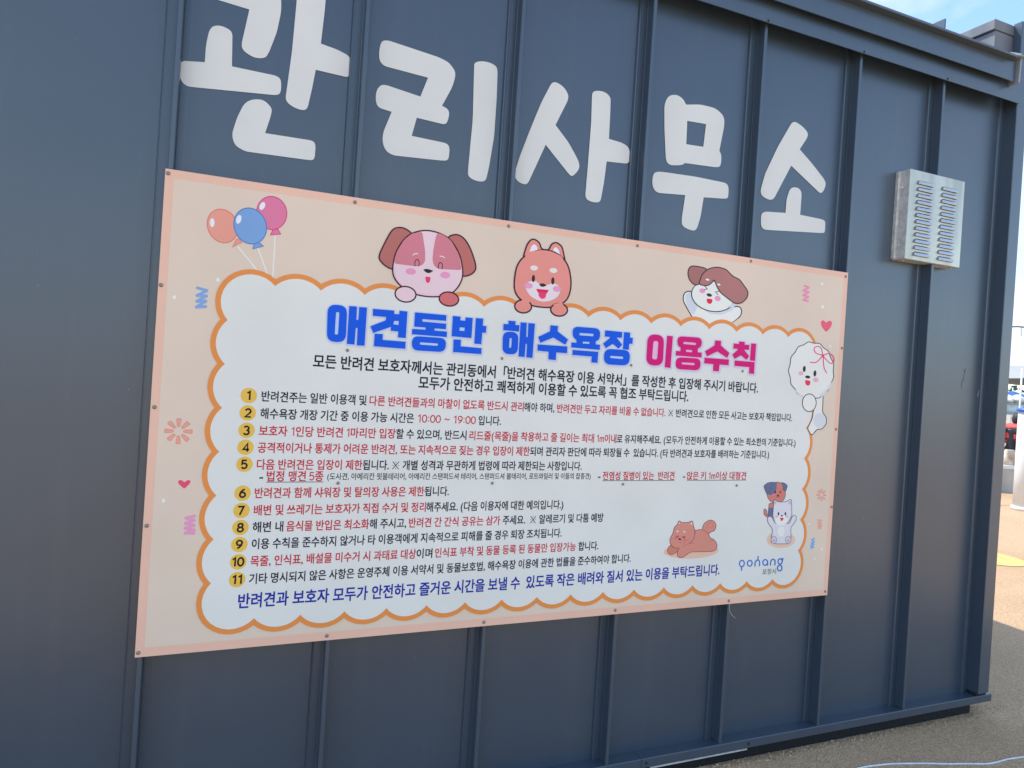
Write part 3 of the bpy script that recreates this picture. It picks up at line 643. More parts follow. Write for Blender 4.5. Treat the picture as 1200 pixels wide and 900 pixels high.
# --- title lettering
TB, TM = (0, 84, 222), (190, 0, 118)
T = {
 'a': (TB, [
  (380,350,12,[([(50,78),(324,98),(302,616),(34,602)],120,[[(166,186),(214,190),(194,508),(146,502)]],20),
   ([(352,103),(460,112),(452,298),(480,300),(492,118),(601,125),(566,662),(458,655),(470,412),(443,410),(425,645),(318,636)],3,[],0),
   ([(687,143),(985,168),(984,215),(1055,220),(1060,170),(1170,180),(1146,553),(1036,545),(1042,462),(936,450),(940,395),(690,482),(650,388),(865,305),(872,258),(684,240)],3,[[(983,312),(1050,314),(1046,370),(970,360)]],3),
   ([(710,492),(824,498),(820,580),(1145,606),(1140,705),(698,668)],3,[],0)]),
  (475,355,12,[([(138,132),(578,172),(573,252),(242,226),(238,262),(575,292),(570,370),(412,358),(408,388),(586,403),(582,480),(92,440),(98,365),(284,376),(288,346),(124,332)],3,[],0),
   ([(98,463),(578,496),(562,692),(88,664)],95,[[(205,552),(462,570),(458,604),(205,586)]],16),
   ([(670,183),(776,192),(774,245),(843,252),(848,203),(948,212),(930,493),(652,468)],3,[[(765,342),(837,346),(832,396),(760,390)]],3),
   ([(993,213),(1095,220),(1090,322),(1140,326),(1132,420),(1082,416),(1068,580),(970,572)],3,[],0),
   ([(680,512),(782,518),(778,610),(1072,636),(1068,720),(672,690)],3,[],0)])], 'blue title word reading dog companion'),
 'b': (TB, [
  (580,365,12,[([(193,130),(290,138),(288,190),(345,194),(340,283),(118,262),(122,175),(190,180)],3,[],0),
   ([(114,280),(332,292),(320,606),(106,596)],95,[[(207,372),(240,375),(230,514),(198,512)]],16),
   ([(362,153),(448,160),(440,358),(462,360),(472,163),(562,172),(528,652),(443,645),(452,456),(432,455),(418,640),(332,632)],3,[],0),
   ([(783,195),(886,204),(882,280),(1028,395),(990,468),(822,365),(640,440),(610,358),(775,280)],4,[],0),
   ([(602,463),(1020,492),(1015,587),(864,576),(855,684),(752,672),(758,566),(600,550)],3,[],0)]),
  (660,370,12,[([(130,150),(527,180),(512,366),(138,338)],88,[[(230,240),(432,255),(428,290),(228,275)]],16),
   ([(186,325),(460,340),(458,402),(518,408),(514,480),(114,445),(118,375),(186,382)],3,[[(278,362),(372,368),(370,396),(274,390)]],3),
   ([(134,480),(494,508),(482,662),(396,655),(402,573),(130,550)],3,[],0),
   ([(592,205),(832,230),(826,310),(752,308),(830,408),(780,462),(698,395),(602,455),(562,392),(660,310),(655,298),(586,292)],3,[],0),
   ([(858,230),(942,238),(940,308),(980,312),(974,395),(930,392),(922,480),(840,470)],3,[],0),
   ([(580,463),(944,485),(930,702),(570,682)],98,[[(662,562),(848,575),(842,610),(660,594)]],16)])], 'blue title word reading beach'),
 'c': (TM, [
  (750,380,15,[([(138,172),(426,190),(402,732),(108,716)],138,[[(238,290),(326,296),(304,622),(212,612)]],42),
   ([(478,203),(578,210),(536,765),(436,755)],3,[],0),
   ([(655,208),(1094,238),(1078,432),(664,412)],95,[[(765,308),(988,325),(985,366),(762,348)]],18),
   ([(718,385),(1018,400),(1014,492),(1085,500),(1080,585),(630,548),(636,468),(712,474)],3,[[(812,445),(920,454),(916,492),(808,484)]],3),
   ([(638,578),(1072,604),(1056,812),(622,786)],96,[[(735,668),(965,682),(962,720),(732,704)]],18)]),
  (815,385,15,[([(348,210),(450,215),(448,298),(598,432),(558,515),(385,402),(205,488),(170,400),(340,295)],4,[],0),
   ([(163,513),(588,545),(582,645),(424,632),(412,752),(312,745),(318,625),(155,610)],3,[],0),
   ([(770,228),(866,236),(864,284),(948,290),(942,375),(855,372),(945,485),(898,550),(802,470),(690,532),(650,458),(745,375),(742,358),(668,350),(675,262),(768,272)],3,[],0),
   ([(982,263),(1068,268),(1046,570),(960,560)],3,[],0),
   ([(692,562),(1040,590),(1030,797),(944,790),(950,678),(688,655)],3,[],0)])], 'magenta title word reading rules of use'),
}
def mixc(a, b, t): return tuple(int(round(x + (y - x) * t)) for x, y in zip(a, b))
Y_T = YF - 0.0028
for key, (col_, blocks, lab) in T.items():
    glow = mixc(col_, (235, 245, 255), 0.72)
    halo = Print(0, 0, 1, Y_OVER, 0.0); front = Print(0, 0, 1, Y_T, 0.000012)
    rl = random.Random(3)
    for (ox, oy, sc, gl) in blocks:
        halo.o = (ox, oy, sc); front.o = (ox, oy, sc)
        for (pts, r, holes, hr) in gl:
            lp = rpoly(pts, r); m_ = len(lp)
            area = sum(lp[i].x * lp[(i + 1) % m_].y - lp[(i + 1) % m_].x * lp[i].y for i in range(m_))
            for layer, (wd, dx, dy, cc) in enumerate([(2.5, 0.25, 0.9, mixc((206,217,223), (176,190,228), 0.30)), (1.6, 0.2, 0.6, mixc((206,217,223), (170,186,228), 0.65)), (0.75, 0, 0, glow)]):
                base = Y_OVER - 0.00015 * layer; w_ = wd * sc; off2 = Vector((dx * sc, dy * sc))
                halo.Y = base - rl.random() * 0.00008; halo.fill(cc, [v + off2 for v in lp])
                for i in range(m_):
                    a_, b_ = lp[i] + off2, lp[(i + 1) % m_] + off2; d_ = b_ - a_
                    if d_.length < 0.5: continue
                    nn = Vector((d_.y, -d_.x)).normalized() * (1 if area > 0 else -1) * w_; e_ = d_.normalized() * w_ * 0.42
                    halo.Y = base - rl.random() * 0.00012; halo.fill(cc, [a_, b_, b_ + nn * 0.6 + e_, b_ + nn, a_ + nn, a_ + nn * 0.6 - e_])
            front.poly(col_, pts, r, holes, hr)
    halo.build('title_glow', sg); front.build('title_lettering', sg, lab)

# --- body text
DK, RD_, NV = (22, 28, 56), (180, 44, 68), (22, 44, 160)
txt_cache = {}
# outlines of the letters of the small print in the order they first appear: x, y in thousandths of an em, loop by loop
OUTLINES = [
[[146,752,146,326,417,326,417,107,50,107,50,38,870,38,870,107,499,107,499,326,770,326,770,752],[227,685,689,685,689,392,227,392]],
[[868,370,50,370,50,303,868,303],[153,788,153,469,774,469,774,537,236,537,236,721,766,721,766,788],[237,207,155,207,155,-57,781,-57,781,11,237,11]],
[[169,761,87,761,87,314,506,314,506,761,424,761,424,610,169,610],[169,545,424,545,424,381,169,381],[752,826,669,826,669,162,752,162,752,484,885,484,885,553,752,553],[271,226,189,226,189,-58,792,-58,792,10,271,10]],
[[793,827,711,827,711,621,533,621,533,552,711,552,711,374,527,374,527,305,711,305,711,-79,793,-79],[476,745,81,745,81,677,395,677,395,489,84,489,84,132,151,132,351,137,551,159,544,228,355,207,166,201,166,422,476,422]],
[[794,826,711,826,711,640,509,640,519,697,523,756,110,756,110,688,433,688,321,473,65,328,101,262,338,386,485,572,711,572,711,437,473,437,473,369,711,369,711,153,794,153],[306,219,222,219,222,-58,817,-58,817,10,306,10]],
[[229,763,146,763,146,300,417,300,417,106,50,106,50,37,870,37,870,106,499,106,499,300,771,300,771,763,689,763,689,602,229,602],[229,534,689,534,689,368,229,368]],
[[674,521,458,566,241,521,162,394,230,274,417,222,417,96,50,96,50,28,870,28,870,96,499,96,499,222,686,274,754,394],[303,472,458,500,613,472,670,394,613,316,458,288,303,316,246,394],[499,812,417,812,417,694,90,694,90,626,825,626,825,694,499,694]],
[[555,734,67,734,67,665,273,665,273,551,203,323,35,162,84,96,222,216,315,395,405,230,540,118,587,184,422,337,355,551,355,665,555,665],[745,827,662,827,662,-78,745,-78,745,392,893,392,893,462,745,462]],
[[822,827,742,827,742,-78,822,-78],[653,803,575,803,575,472,459,472,469,600,471,718,301,718,301,650,399,650,371,379,252,116,317,78,402,236,448,404,575,404,575,-32,653,-32],[272,718,70,718,70,650,200,650,164,402,51,174,116,136,243,421]],
[[794,827,712,827,712,520,502,520,502,452,712,452,712,-79,794,-79],[367,749,283,749,283,587,216,346,49,180,101,113,237,235,326,416,415,245,550,129,600,196,434,353,367,587]],
[[869,366,49,366,49,299,869,299],[242,794,160,794,160,488,775,488,775,555,242,555],[237,208,154,208,154,-56,780,-56,780,12,237,12]],
[[547,757,99,757,99,688,466,688,462,587,442,449,524,441,544,597,547,709],[317,555,235,555,235,360,135,358,44,358,53,290,324,296,615,326,610,387,466,372,317,363],[754,827,670,827,670,146,754,146,754,463,883,463,883,533,754,533],[265,208,182,208,182,-58,783,-58,783,10,265,10]],
[[791,827,709,827,709,-79,791,-79],[518,743,100,743,100,675,434,675,434,487,102,487,102,140,177,140,402,146,632,173,624,241,401,216,186,209,186,420,518,420]],
[[685,207,458,249,231,207,148,86,231,-35,458,-77,685,-35,767,86],[292,158,458,184,624,158,684,86,624,13,458,-12,292,13,232,86],[153,785,153,485,418,485,418,381,50,381,50,314,868,314,868,381,499,381,499,485,772,485,772,552,235,552,235,719,766,719,766,785]],
[[819,827,739,827,739,-78,819,-78],[638,808,559,808,559,475,446,475,387,677,253,751,113,666,61,437,114,206,253,121,389,198,446,407,559,407,559,-32,638,-32],[253,674,339,610,370,437,339,263,253,199,169,263,138,437,169,610]],
[[650,846,650,199,724,199,724,777,966,777,966,846]],
[[412,486,273,544,134,486,79,338,134,189,273,131,412,189,467,338],[187,436,273,474,359,436,393,338,359,240,273,202,187,240,153,338],[314,800,232,800,232,672,48,672,48,604,497,604,497,672,314,672],[815,827,736,827,736,446,620,446,620,806,542,806,542,-34,620,-34,620,378,736,378,736,-78,815,-78]],
[[502,795,416,795,416,744,316,575,92,483,125,416,324,489,460,627,596,489,794,416,827,483,603,575,502,744],[867,318,50,318,50,249,416,249,416,-78,498,-78,498,249,867,249]],
[[691,762,458,808,226,762,140,635,169,553,251,496,251,366,50,366,50,299,867,299,867,366,665,366,665,496,747,553,776,635],[288,714,458,742,628,714,691,635,628,556,458,528,288,556,225,635],[334,366,334,472,393,465,458,462,524,465,583,472,583,366],[766,214,141,214,141,147,683,147,683,-78,766,-78]],
[[681,213,464,257,246,213,166,91,246,-32,464,-76,681,-32,760,91],[306,165,464,191,622,165,679,91,622,17,464,-10,306,17,248,91],[555,760,71,760,71,692,273,692,273,656,211,479,46,363,88,297,228,384,316,519,402,401,535,324,574,389,416,495,356,657,356,692,555,692],[752,827,669,827,669,282,752,282,752,528,885,528,885,597,752,597]],
[[790,827,707,827,707,-79,790,-79],[313,757,148,672,83,442,148,212,313,126,477,212,542,442,477,672],[205,617,313,683,421,617,462,442,421,266,313,200,205,266,163,442]],
[[685,203,458,244,230,203,148,85,230,-35,458,-76,685,-35,767,85],[292,155,458,180,624,155,684,85,624,13,458,-12,292,13,232,85],[691,766,458,810,225,766,140,642,169,562,251,507,251,380,50,380,50,313,867,313,867,380,665,380,665,507,747,562,776,642],[288,718,458,745,629,718,691,642,629,566,458,539,288,566,225,642],[334,380,334,485,393,477,458,475,524,477,583,485,583,380]],
[[752,247,164,247,164,179,669,179,669,-78,752,-78],[471,713,302,773,133,713,66,559,133,404,302,345,471,404,538,559],[191,662,302,702,414,662,458,559,414,455,302,415,191,455,147,559],[752,827,669,827,669,290,752,290,752,426,883,426,883,496,752,496,752,620,883,620,883,689,752,689]],
[[350,561,276,561,276,-17,34,-17,34,-86,350,-86]],
[[869,407,49,407,49,343,869,343],[767,271,147,271,147,211,685,211,685,135,149,135,149,-66,796,-66,796,-6,231,-6,231,78,767,78],[764,800,153,800,153,741,682,741,682,668,155,668,155,474,780,474,780,534,237,534,237,612,764,612]],
[[752,234,164,234,164,166,669,166,669,-78,752,-78],[555,764,71,764,71,696,273,696,273,661,211,484,46,367,90,303,228,389,316,522,400,400,533,320,575,385,416,495,356,661,356,696,555,696],[752,827,669,827,669,282,752,282,752,519,885,519,885,589,752,589]],
[[717,220,496,265,275,220,195,94,275,-31,496,-76,717,-31,797,94],[336,171,496,199,657,171,715,94,657,18,496,-10,336,18,277,94],[794,827,711,827,711,636,514,636,514,567,711,567,711,292,794,292],[360,776,278,776,278,683,216,495,49,374,93,307,234,398,321,538,406,415,536,334,581,399,421,511,360,686]],
[[475,554,319,600,162,554,102,431,162,309,319,263,475,309,535,431],[220,507,319,535,418,507,456,431,418,356,319,328,220,356,182,431],[752,826,669,826,669,148,752,148,752,460,885,460,885,529,752,529],[271,202,189,202,189,-58,792,-58,792,10,271,10],[361,826,278,826,278,716,52,716,52,649,586,649,586,716,361,716]],
[[674,565,458,604,242,565,164,453,242,342,458,303,674,342,752,453],[305,518,458,541,612,518,666,453,612,389,458,366,305,389,250,453],[499,832,417,832,417,724,93,724,93,656,820,656,820,724,499,724],[870,240,50,240,50,172,417,172,417,-79,499,-79,499,172,870,172]],
[[791,827,708,827,708,341,791,341],[290,296,209,296,209,-66,791,-66,791,296,709,296,709,187,290,187],[290,121,709,121,709,2,290,2],[475,726,306,784,137,726,70,575,137,425,306,367,475,425,542,575],[195,675,306,714,417,675,461,575,417,475,306,436,195,475,151,575]],
[[789,770,127,770,127,704,412,704,412,699,315,540,98,454,130,388,326,460,458,595,591,460,788,388,819,454,602,540,505,699,505,704,789,704],[867,312,50,312,50,244,416,244,416,-77,498,-77,498,244,867,244]],
[[790,827,707,827,707,-79,790,-79],[371,749,288,749,288,587,217,342,45,179,96,110,238,230,331,413,424,241,562,128,612,194,442,352,371,587]],
[[792,827,709,827,709,-78,792,-78],[526,729,103,729,103,662,442,662,336,372,61,158,105,91,429,367]],
[[168,750,86,750,86,139,507,139,507,750,425,750,425,512,168,512],[168,446,425,446,425,208,168,208],[745,827,662,827,662,-78,745,-78,745,400,893,400,893,471,745,471]],
[[265,287,183,287,183,-66,752,-66,752,287,669,287,669,177,265,177],[265,111,669,111,669,2,265,2],[752,826,669,826,669,327,752,327,752,539,886,539,886,609,752,609],[494,782,87,782,87,714,413,714,413,604,89,604,89,348,160,348,384,354,590,378,582,447,384,423,171,417,171,539,494,539]],
[[790,827,708,827,708,-78,790,-78],[189,738,107,738,107,155,181,155,397,165,625,199,614,269,397,237,189,227]],
[[745,827,662,827,662,-79,745,-79,745,401,893,401,893,470,745,470],[89,739,89,147,160,147,385,153,588,177,578,248,385,223,171,217,171,671,508,671,508,739]],
[[151,93,109,111,67,93,49,51,67,9,109,-9,151,9,169,51]],
[[162,774,162,423,766,423,766,490,246,490,246,706,754,706,754,774],[869,305,49,305,49,237,416,237,416,-75,498,-75,498,237,869,237]],
[[745,827,662,827,662,-77,745,-77,745,391,889,391,889,460,745,460],[512,730,97,730,97,661,429,661,321,373,55,158,101,94,416,370]],
[[471,701,302,763,134,701,66,540,134,380,302,317,471,380,538,540],[192,649,302,691,413,649,458,540,413,432,302,390,192,432,147,540],[752,827,669,827,669,161,752,161,752,483,885,483,885,552,752,552],[271,229,189,229,189,-58,792,-58,792,10,271,10]],
[[794,826,711,826,711,577,529,577,529,509,711,509,711,163,794,163],[562,753,79,753,79,685,280,685,280,641,217,462,53,345,96,278,235,367,323,504,409,380,541,299,583,365,424,477,364,641,364,685,562,685],[299,222,217,222,217,-58,819,-58,819,10,299,10]],
[[474,482,316,540,158,482,95,332,157,182,316,124,474,182,536,332],[214,432,316,471,417,432,457,332,417,232,316,193,214,232,174,332],[745,827,663,827,663,-78,745,-78,745,386,893,386,893,455,745,455],[356,816,273,816,273,682,45,682,45,614,578,614,578,682,356,682]],
[[770,736,137,736,137,668,687,668,687,647,683,466,653,238,737,228,766,464,770,647],[450,441,368,441,368,118,50,118,50,49,867,49,867,118,450,118]],
[[465,732,85,732,85,664,388,664,388,610,386,552,65,533,77,465,383,491,375,412,360,322,436,314,461,514,465,662],[272,404,196,404,196,205,39,203,51,134,269,139,507,164,502,225,392,214,272,207],[816,827,737,827,737,445,628,445,628,807,550,807,550,-30,628,-30,628,376,737,376,737,-78,816,-78]],
[[794,237,190,237,190,169,711,169,711,-78,794,-78],[794,827,711,827,711,591,534,591,534,522,711,522,711,286,794,286],[562,765,79,765,79,697,280,697,280,661,217,483,53,366,96,300,236,389,324,525,409,402,541,321,583,386,424,497,364,662,364,697,562,697]],
[[818,827,739,827,739,-78,818,-78],[629,803,551,803,551,457,394,457,427,581,437,712,89,712,89,644,355,644,270,383,50,177,98,117,258,242,364,390,551,390,551,-32,629,-32]],
[[476,600,319,640,161,600,102,492,161,383,319,344,476,383,535,492],[219,555,319,579,419,555,456,492,419,428,319,405,219,428,182,492],[752,830,669,830,669,330,752,330,752,543,886,543,886,612,752,612],[752,284,178,284,178,222,670,222,670,142,180,142,180,-68,784,-68,784,-4,261,-4,261,82,752,82],[361,836,278,836,278,745,52,745,52,680,586,680,586,745,361,745]],
[[791,826,708,826,708,310,791,310],[475,715,306,774,137,715,70,562,137,411,306,352,475,411,542,562],[195,664,306,704,417,664,461,562,417,460,306,421,195,460,151,562],[355,270,275,270,275,222,227,92,94,-4,135,-65,245,3,314,102,376,-1,483,-73,587,1,649,105,718,3,831,-65,872,-4,738,88,691,222,691,270,610,270,610,222,577,109,481,8,387,103,355,222]],
[[154,754,154,337,417,337,417,105,50,105,50,36,870,36,870,105,499,105,499,337,775,337,775,404,237,404,237,686,766,686,766,754]],
[[769,192,141,192,141,125,686,125,686,-69,769,-69],[764,804,153,804,153,738,682,738,682,646,155,646,155,424,418,424,418,329,49,329,49,261,869,261,869,329,500,329,500,424,783,424,783,490,237,490,237,584,764,584]],
[[764,234,140,234,140,166,681,166,681,-73,764,-73],[395,787,121,787,121,720,314,720,305,622,273,484,353,472,390,644,395,756],[775,787,470,787,470,720,694,720,689,621,668,483,749,473,772,636,775,747],[517,578,435,578,435,397,51,397,51,329,866,329,866,397,517,397]],
[[455,580,307,625,160,580,103,462,160,344,307,300,455,344,512,462],[216,534,307,561,400,534,435,462,400,389,307,362,215,389,181,462],[291,253,209,253,209,-66,794,-66,794,253,712,253,712,160,291,160],[291,96,712,96,712,0,291,0],[349,835,267,835,267,736,51,736,51,669,558,669,558,736,349,736],[794,827,711,827,711,616,558,616,558,548,711,548,711,440,557,440,557,372,711,372,711,292,794,292]],
[[800,745,118,745,118,676,416,676,416,657,311,465,90,360,124,294,322,379,460,536,599,381,798,298,832,364,608,466,502,657,502,676,800,676],[501,326,418,326,418,107,50,107,50,38,870,38,870,107,501,107]],
[[235,790,153,790,153,399,765,399,765,790,682,790,682,666,235,666],[235,599,682,599,682,467,235,467],[869,291,49,291,49,224,416,224,416,-78,498,-78,498,224,869,224]],
[[752,234,164,234,164,166,669,166,669,-78,752,-78],[91,765,91,327,160,327,389,332,572,353,563,420,390,399,174,394,174,516,488,516,488,582,174,582,174,697,504,697,504,765],[752,827,669,827,669,279,752,279,752,517,885,517,885,587,752,587]],
[[870,114,50,114,50,45,870,45],[154,743,154,325,775,325,775,393,236,393,236,675,766,675,766,743]],
[[791,826,708,826,708,329,791,329],[289,284,207,284,207,-66,791,-66,791,284,709,284,709,178,289,178],[289,112,709,112,709,2,289,2],[505,783,95,783,95,715,424,715,424,602,97,602,97,348,170,348,396,354,609,377,599,445,395,422,178,417,178,537,505,537]],
[[471,738,304,794,136,738,70,593,136,449,304,393,471,449,537,593],[194,688,304,725,414,688,457,593,414,498,304,461,194,498,151,593],[791,827,708,827,708,364,791,364],[791,319,206,319,206,253,709,253,709,162,209,162,209,-66,822,-66,822,1,289,1,289,100,791,100]],
[[812,251,205,251,205,183,730,183,730,-78,812,-78],[812,826,733,826,733,600,614,600,614,809,535,809,535,299,614,299,614,531,733,531,733,294,812,294],[443,760,90,760,90,692,358,692,270,491,54,346,95,284,355,477]],
[[97,768,97,399,519,399,519,768],[178,702,438,702,438,465,178,465],[790,827,708,827,708,308,790,308],[546,334,463,334,463,246,197,246,197,182,462,182,370,59,161,-11,190,-75,378,-17,504,90,629,-16,815,-75,844,-11,637,60,547,182,812,182,812,246,546,246]],
[[869,326,49,326,49,258,869,258],[240,187,157,187,157,-58,784,-58,784,10,240,10],[764,797,153,797,153,731,682,731,682,634,155,634,155,408,783,408,783,473,237,473,237,572,764,572]],
[[868,449,50,449,50,382,868,382],[159,797,159,522,770,522,770,589,241,589,241,730,761,730,761,797],[762,303,149,303,149,238,681,238,681,153,151,153,151,-67,789,-67,789,-1,232,-1,232,91,762,91]],
[[547,728,91,728,91,660,465,660,461,523,439,327,521,320,544,535,547,679],[314,469,232,469,232,192,41,189,51,120,320,126,610,154,605,216,462,202,314,194],[743,827,660,827,660,-78,743,-78,743,378,887,378,887,449,743,449]],
[[517,702,343,761,169,702,100,548,169,394,343,335,517,394,585,548],[228,650,343,689,458,650,504,548,458,446,343,407,228,446,182,548],[787,827,704,827,704,-79,787,-79],[652,159,645,220,338,193,55,189,66,119,343,124]],
[[86,736,86,152,501,152,501,736],[167,670,419,670,419,219,167,219],[745,827,662,827,662,-78,745,-78,745,396,893,396,893,466,745,466]],
[[359,830,276,830,276,734,75,734,75,667,276,667,276,653,212,509,47,420,84,355,227,425,318,539,407,436,546,373,582,437,421,520,358,653,358,667,558,667,558,734,359,734],[752,827,669,827,669,350,752,350,752,557,885,557,885,626,752,626],[752,305,178,305,178,240,670,240,670,154,180,154,180,-68,784,-68,784,-2,261,-2,261,92,752,92]],
[[231,296,153,296,153,-66,466,-66,466,296,389,296,389,184,231,184],[231,121,389,121,389,-1,231,-1],[794,827,711,827,711,615,526,615,450,740,297,787,130,729,64,579,130,428,297,370,452,418,527,546,711,546,711,348,794,348],[297,718,407,679,450,579,407,478,297,439,186,478,143,579,186,679],[723,302,641,302,641,226,600,90,477,-10,519,-73,619,-3,682,97,743,-3,845,-73,888,-10,765,87,723,226]],
[[290,757,127,672,63,442,127,212,290,126,453,212,517,442,453,672],[183,617,290,683,397,617,438,442,397,266,290,200,183,266,142,442],[745,827,662,827,662,-78,745,-78,745,261,889,261,889,330,745,330,745,530,889,530,889,600,745,600]],
[[794,827,712,827,712,610,497,610,497,738,86,738,86,151,497,151,497,293,712,293,712,-79,794,-79],[168,672,416,672,416,217,168,217],[497,542,712,542,712,361,497,361]],
[[157,97,105,123,63,107,46,66,60,26,95,10,93,-50,59,-99,59,-118,147,-59,176,26]],
[[87,745,87,327,503,327,503,745],[168,678,422,678,422,394,168,394],[752,827,669,827,669,164,752,164,752,483,885,483,885,552,752,552],[271,227,189,227,189,-58,792,-58,792,10,271,10]],
[[790,827,707,827,707,-79,790,-79],[184,750,101,750,101,139,527,139,527,750,445,750,445,512,184,512],[184,446,445,446,445,208,184,208]],
[[692,776,458,816,224,776,140,660,224,544,458,503,692,544,776,660],[287,729,458,753,630,729,691,660,630,590,458,566,287,590,226,660],[867,444,50,444,50,377,416,377,416,293,149,293,149,230,681,230,681,150,151,150,151,-68,789,-68,789,-3,232,-3,232,89,762,89,762,293,499,293,499,377,867,377]],
[[235,284,153,284,153,-66,760,-66,760,284,678,284,678,180,235,180],[235,115,678,115,678,1,235,1],[867,415,50,415,50,347,867,347],[501,817,416,817,416,776,317,625,96,544,127,478,324,544,459,670,593,544,790,478,820,544,601,626,501,776]],
[[458,769,224,701,130,520,224,338,458,270,693,338,787,520,693,701],[280,651,458,702,636,651,707,520,636,388,458,338,280,388,209,520],[870,111,50,111,50,42,870,42]],
[[768,760,150,760,150,692,686,692,686,552,152,552,152,272,417,272,417,103,50,103,50,34,870,34,870,103,499,103,499,272,789,272,789,340,234,340,234,486,768,486]],
[[791,826,708,826,708,166,791,166],[293,233,210,233,210,-58,819,-58,819,10,293,10],[475,701,306,763,138,701,70,541,138,380,306,318,475,380,542,541],[196,649,306,691,417,649,461,541,417,433,306,391,196,433,151,541]],
[[353,749,271,749,271,587,204,347,37,182,88,115,224,235,313,415,401,246,532,133,583,199,420,357,353,587],[745,827,662,827,662,-78,745,-78,745,390,893,390,893,461,745,461]],
[[812,224,206,224,206,156,730,156,730,-78,812,-78],[317,816,238,816,238,708,75,708,75,641,238,641,238,631,190,471,57,361,97,299,210,379,279,496,349,389,460,315,499,378,366,480,317,631,317,641,477,641,477,708,317,708],[812,826,733,826,733,585,619,585,619,810,540,810,540,277,619,277,619,517,733,517,733,272,812,272]],
[[791,826,708,826,708,310,791,310],[207,261,207,-66,791,-66,791,261],[288,194,710,194,710,2,288,2],[475,720,306,779,137,720,70,567,137,415,306,356,475,415,542,567],[195,669,306,709,417,669,461,567,417,465,306,426,195,465,151,567]],
[[816,827,736,827,736,463,614,463,614,803,536,803,536,-33,614,-33,614,395,736,395,736,-78,816,-78],[436,710,85,710,85,642,355,642,276,382,50,175,98,116,364,381]],
[[752,827,668,827,668,166,752,166,752,483,885,483,885,553,752,553],[271,233,188,233,188,-58,791,-58,791,10,271,10],[509,757,88,757,88,688,419,688,309,478,51,336,86,269,395,456]],
[[867,404,50,404,50,336,417,336,417,241,219,195,148,83,230,-35,458,-76,685,-35,767,83,696,195,499,241,499,336,867,336],[292,152,458,177,624,152,684,83,624,13,458,-12,292,13,232,83],[793,785,125,785,125,718,405,718,307,590,96,524,125,458,330,520,458,642,588,520,792,458,822,524,610,590,512,718,793,718]],
[[868,403,50,403,50,335,868,335],[685,212,458,255,231,212,148,90,231,-31,458,-74,685,-31,767,90],[292,163,458,189,624,163,684,90,624,17,458,-9,292,17,232,90],[243,809,161,809,161,508,774,508,774,576,243,576]],
[[867,351,50,351,50,284,867,284],[690,748,458,796,226,748,140,616,226,483,458,435,690,483,776,616],[288,699,458,729,628,699,691,616,628,533,458,503,288,533,225,616],[238,204,155,204,155,-58,776,-58,776,10,238,10]],
[[681,224,464,270,246,224,166,97,246,-30,464,-76,681,-30,760,97],[305,175,464,203,622,175,680,97,622,19,464,-9,305,19,247,97],[753,827,669,827,669,289,753,289,753,523,885,523,885,592,753,592],[90,758,90,361,160,361,397,367,583,391,574,459,397,435,172,429,172,690,489,690,489,758]],
[[867,450,50,450,50,383,417,383,417,293,149,293,149,230,681,230,681,146,151,146,151,-68,789,-68,789,-3,232,-3,232,86,762,86,762,293,499,293,499,383,867,383],[793,796,125,796,125,730,410,730,307,614,94,557,121,494,326,547,458,656,592,547,797,494,824,557,611,614,507,730,793,730]],
[[311,694,258,694,116,482,64,232,116,-18,258,-230,311,-230,203,-18,167,232,203,482]],
[[155,789,155,482,417,482,417,369,50,369,50,301,867,301,867,369,500,369,500,482,762,482,762,789],[236,723,681,723,681,549,236,549],[766,208,141,208,141,141,683,141,683,-78,766,-78]],
[[65,694,12,694,120,482,156,232,120,-18,12,-230,65,-230,207,-18,259,232,207,482]],
[[692,771,458,811,224,771,140,655,224,539,458,498,692,539,776,655],[287,724,458,749,630,724,691,655,630,585,458,561,287,585,226,655],[867,437,50,437,50,370,867,370],[762,293,149,293,149,230,681,230,681,150,151,150,151,-68,789,-68,789,-3,232,-3,232,89,762,89]],
[[752,228,164,228,164,160,669,160,669,-79,752,-79],[359,830,276,830,276,716,75,716,75,649,276,649,276,630,214,465,51,359,92,294,230,374,318,499,405,384,539,310,579,376,419,476,358,630,358,649,558,649,558,716,359,716],[752,827,669,827,669,275,752,275,752,516,885,516,885,586,752,586]],
[[791,827,708,827,708,365,791,365],[522,783,111,783,111,715,431,715,328,530,65,414,95,347,409,501],[791,322,206,322,206,256,708,256,708,164,209,164,209,-69,822,-69,822,-3,291,-3,291,102,791,102]],
[[787,827,704,827,704,-79,787,-79],[392,820,309,820,309,709,104,709,104,641,308,641,243,482,82,383,121,319,262,396,351,519,441,402,582,328,620,393,458,488,392,641,600,641,600,709,392,709],[392,349,309,349,309,180,175,177,55,177,66,108,343,113,652,147,645,209,520,194,392,184]],
[[817,827,738,827,738,464,610,464,610,807,533,807,533,-31,610,-31,610,396,738,396,738,-78,817,-78],[82,717,82,145,141,145,319,150,476,172,468,241,325,220,165,215,165,649,418,649,418,717]],
[[816,827,736,827,736,459,609,459,609,807,531,807,531,-31,609,-31,609,390,736,390,736,-78,816,-78],[177,718,94,718,94,156,151,156,304,162,476,185,466,258,314,236,177,229]],
[[686,737,457,791,229,737,141,593,229,450,457,397,686,450,774,593],[290,689,457,724,625,689,689,593,625,499,457,464,290,499,226,593],[869,312,49,312,49,244,260,244,260,-78,345,-78,345,244,571,244,571,-78,655,-78,655,244,869,244]],
[[790,827,707,827,707,-78,790,-78],[584,734,79,734,79,665,289,665,289,551,218,321,50,162,98,96,238,215,332,394,426,228,568,118,614,184,444,332,373,551,373,665,584,665]],
[[819,827,739,827,739,-78,819,-78],[633,808,555,808,555,503,406,503,406,434,555,434,555,-32,633,-32],[318,742,238,742,238,569,185,344,40,179,92,117,207,231,279,393,348,244,457,137,504,201,367,359,318,572]],
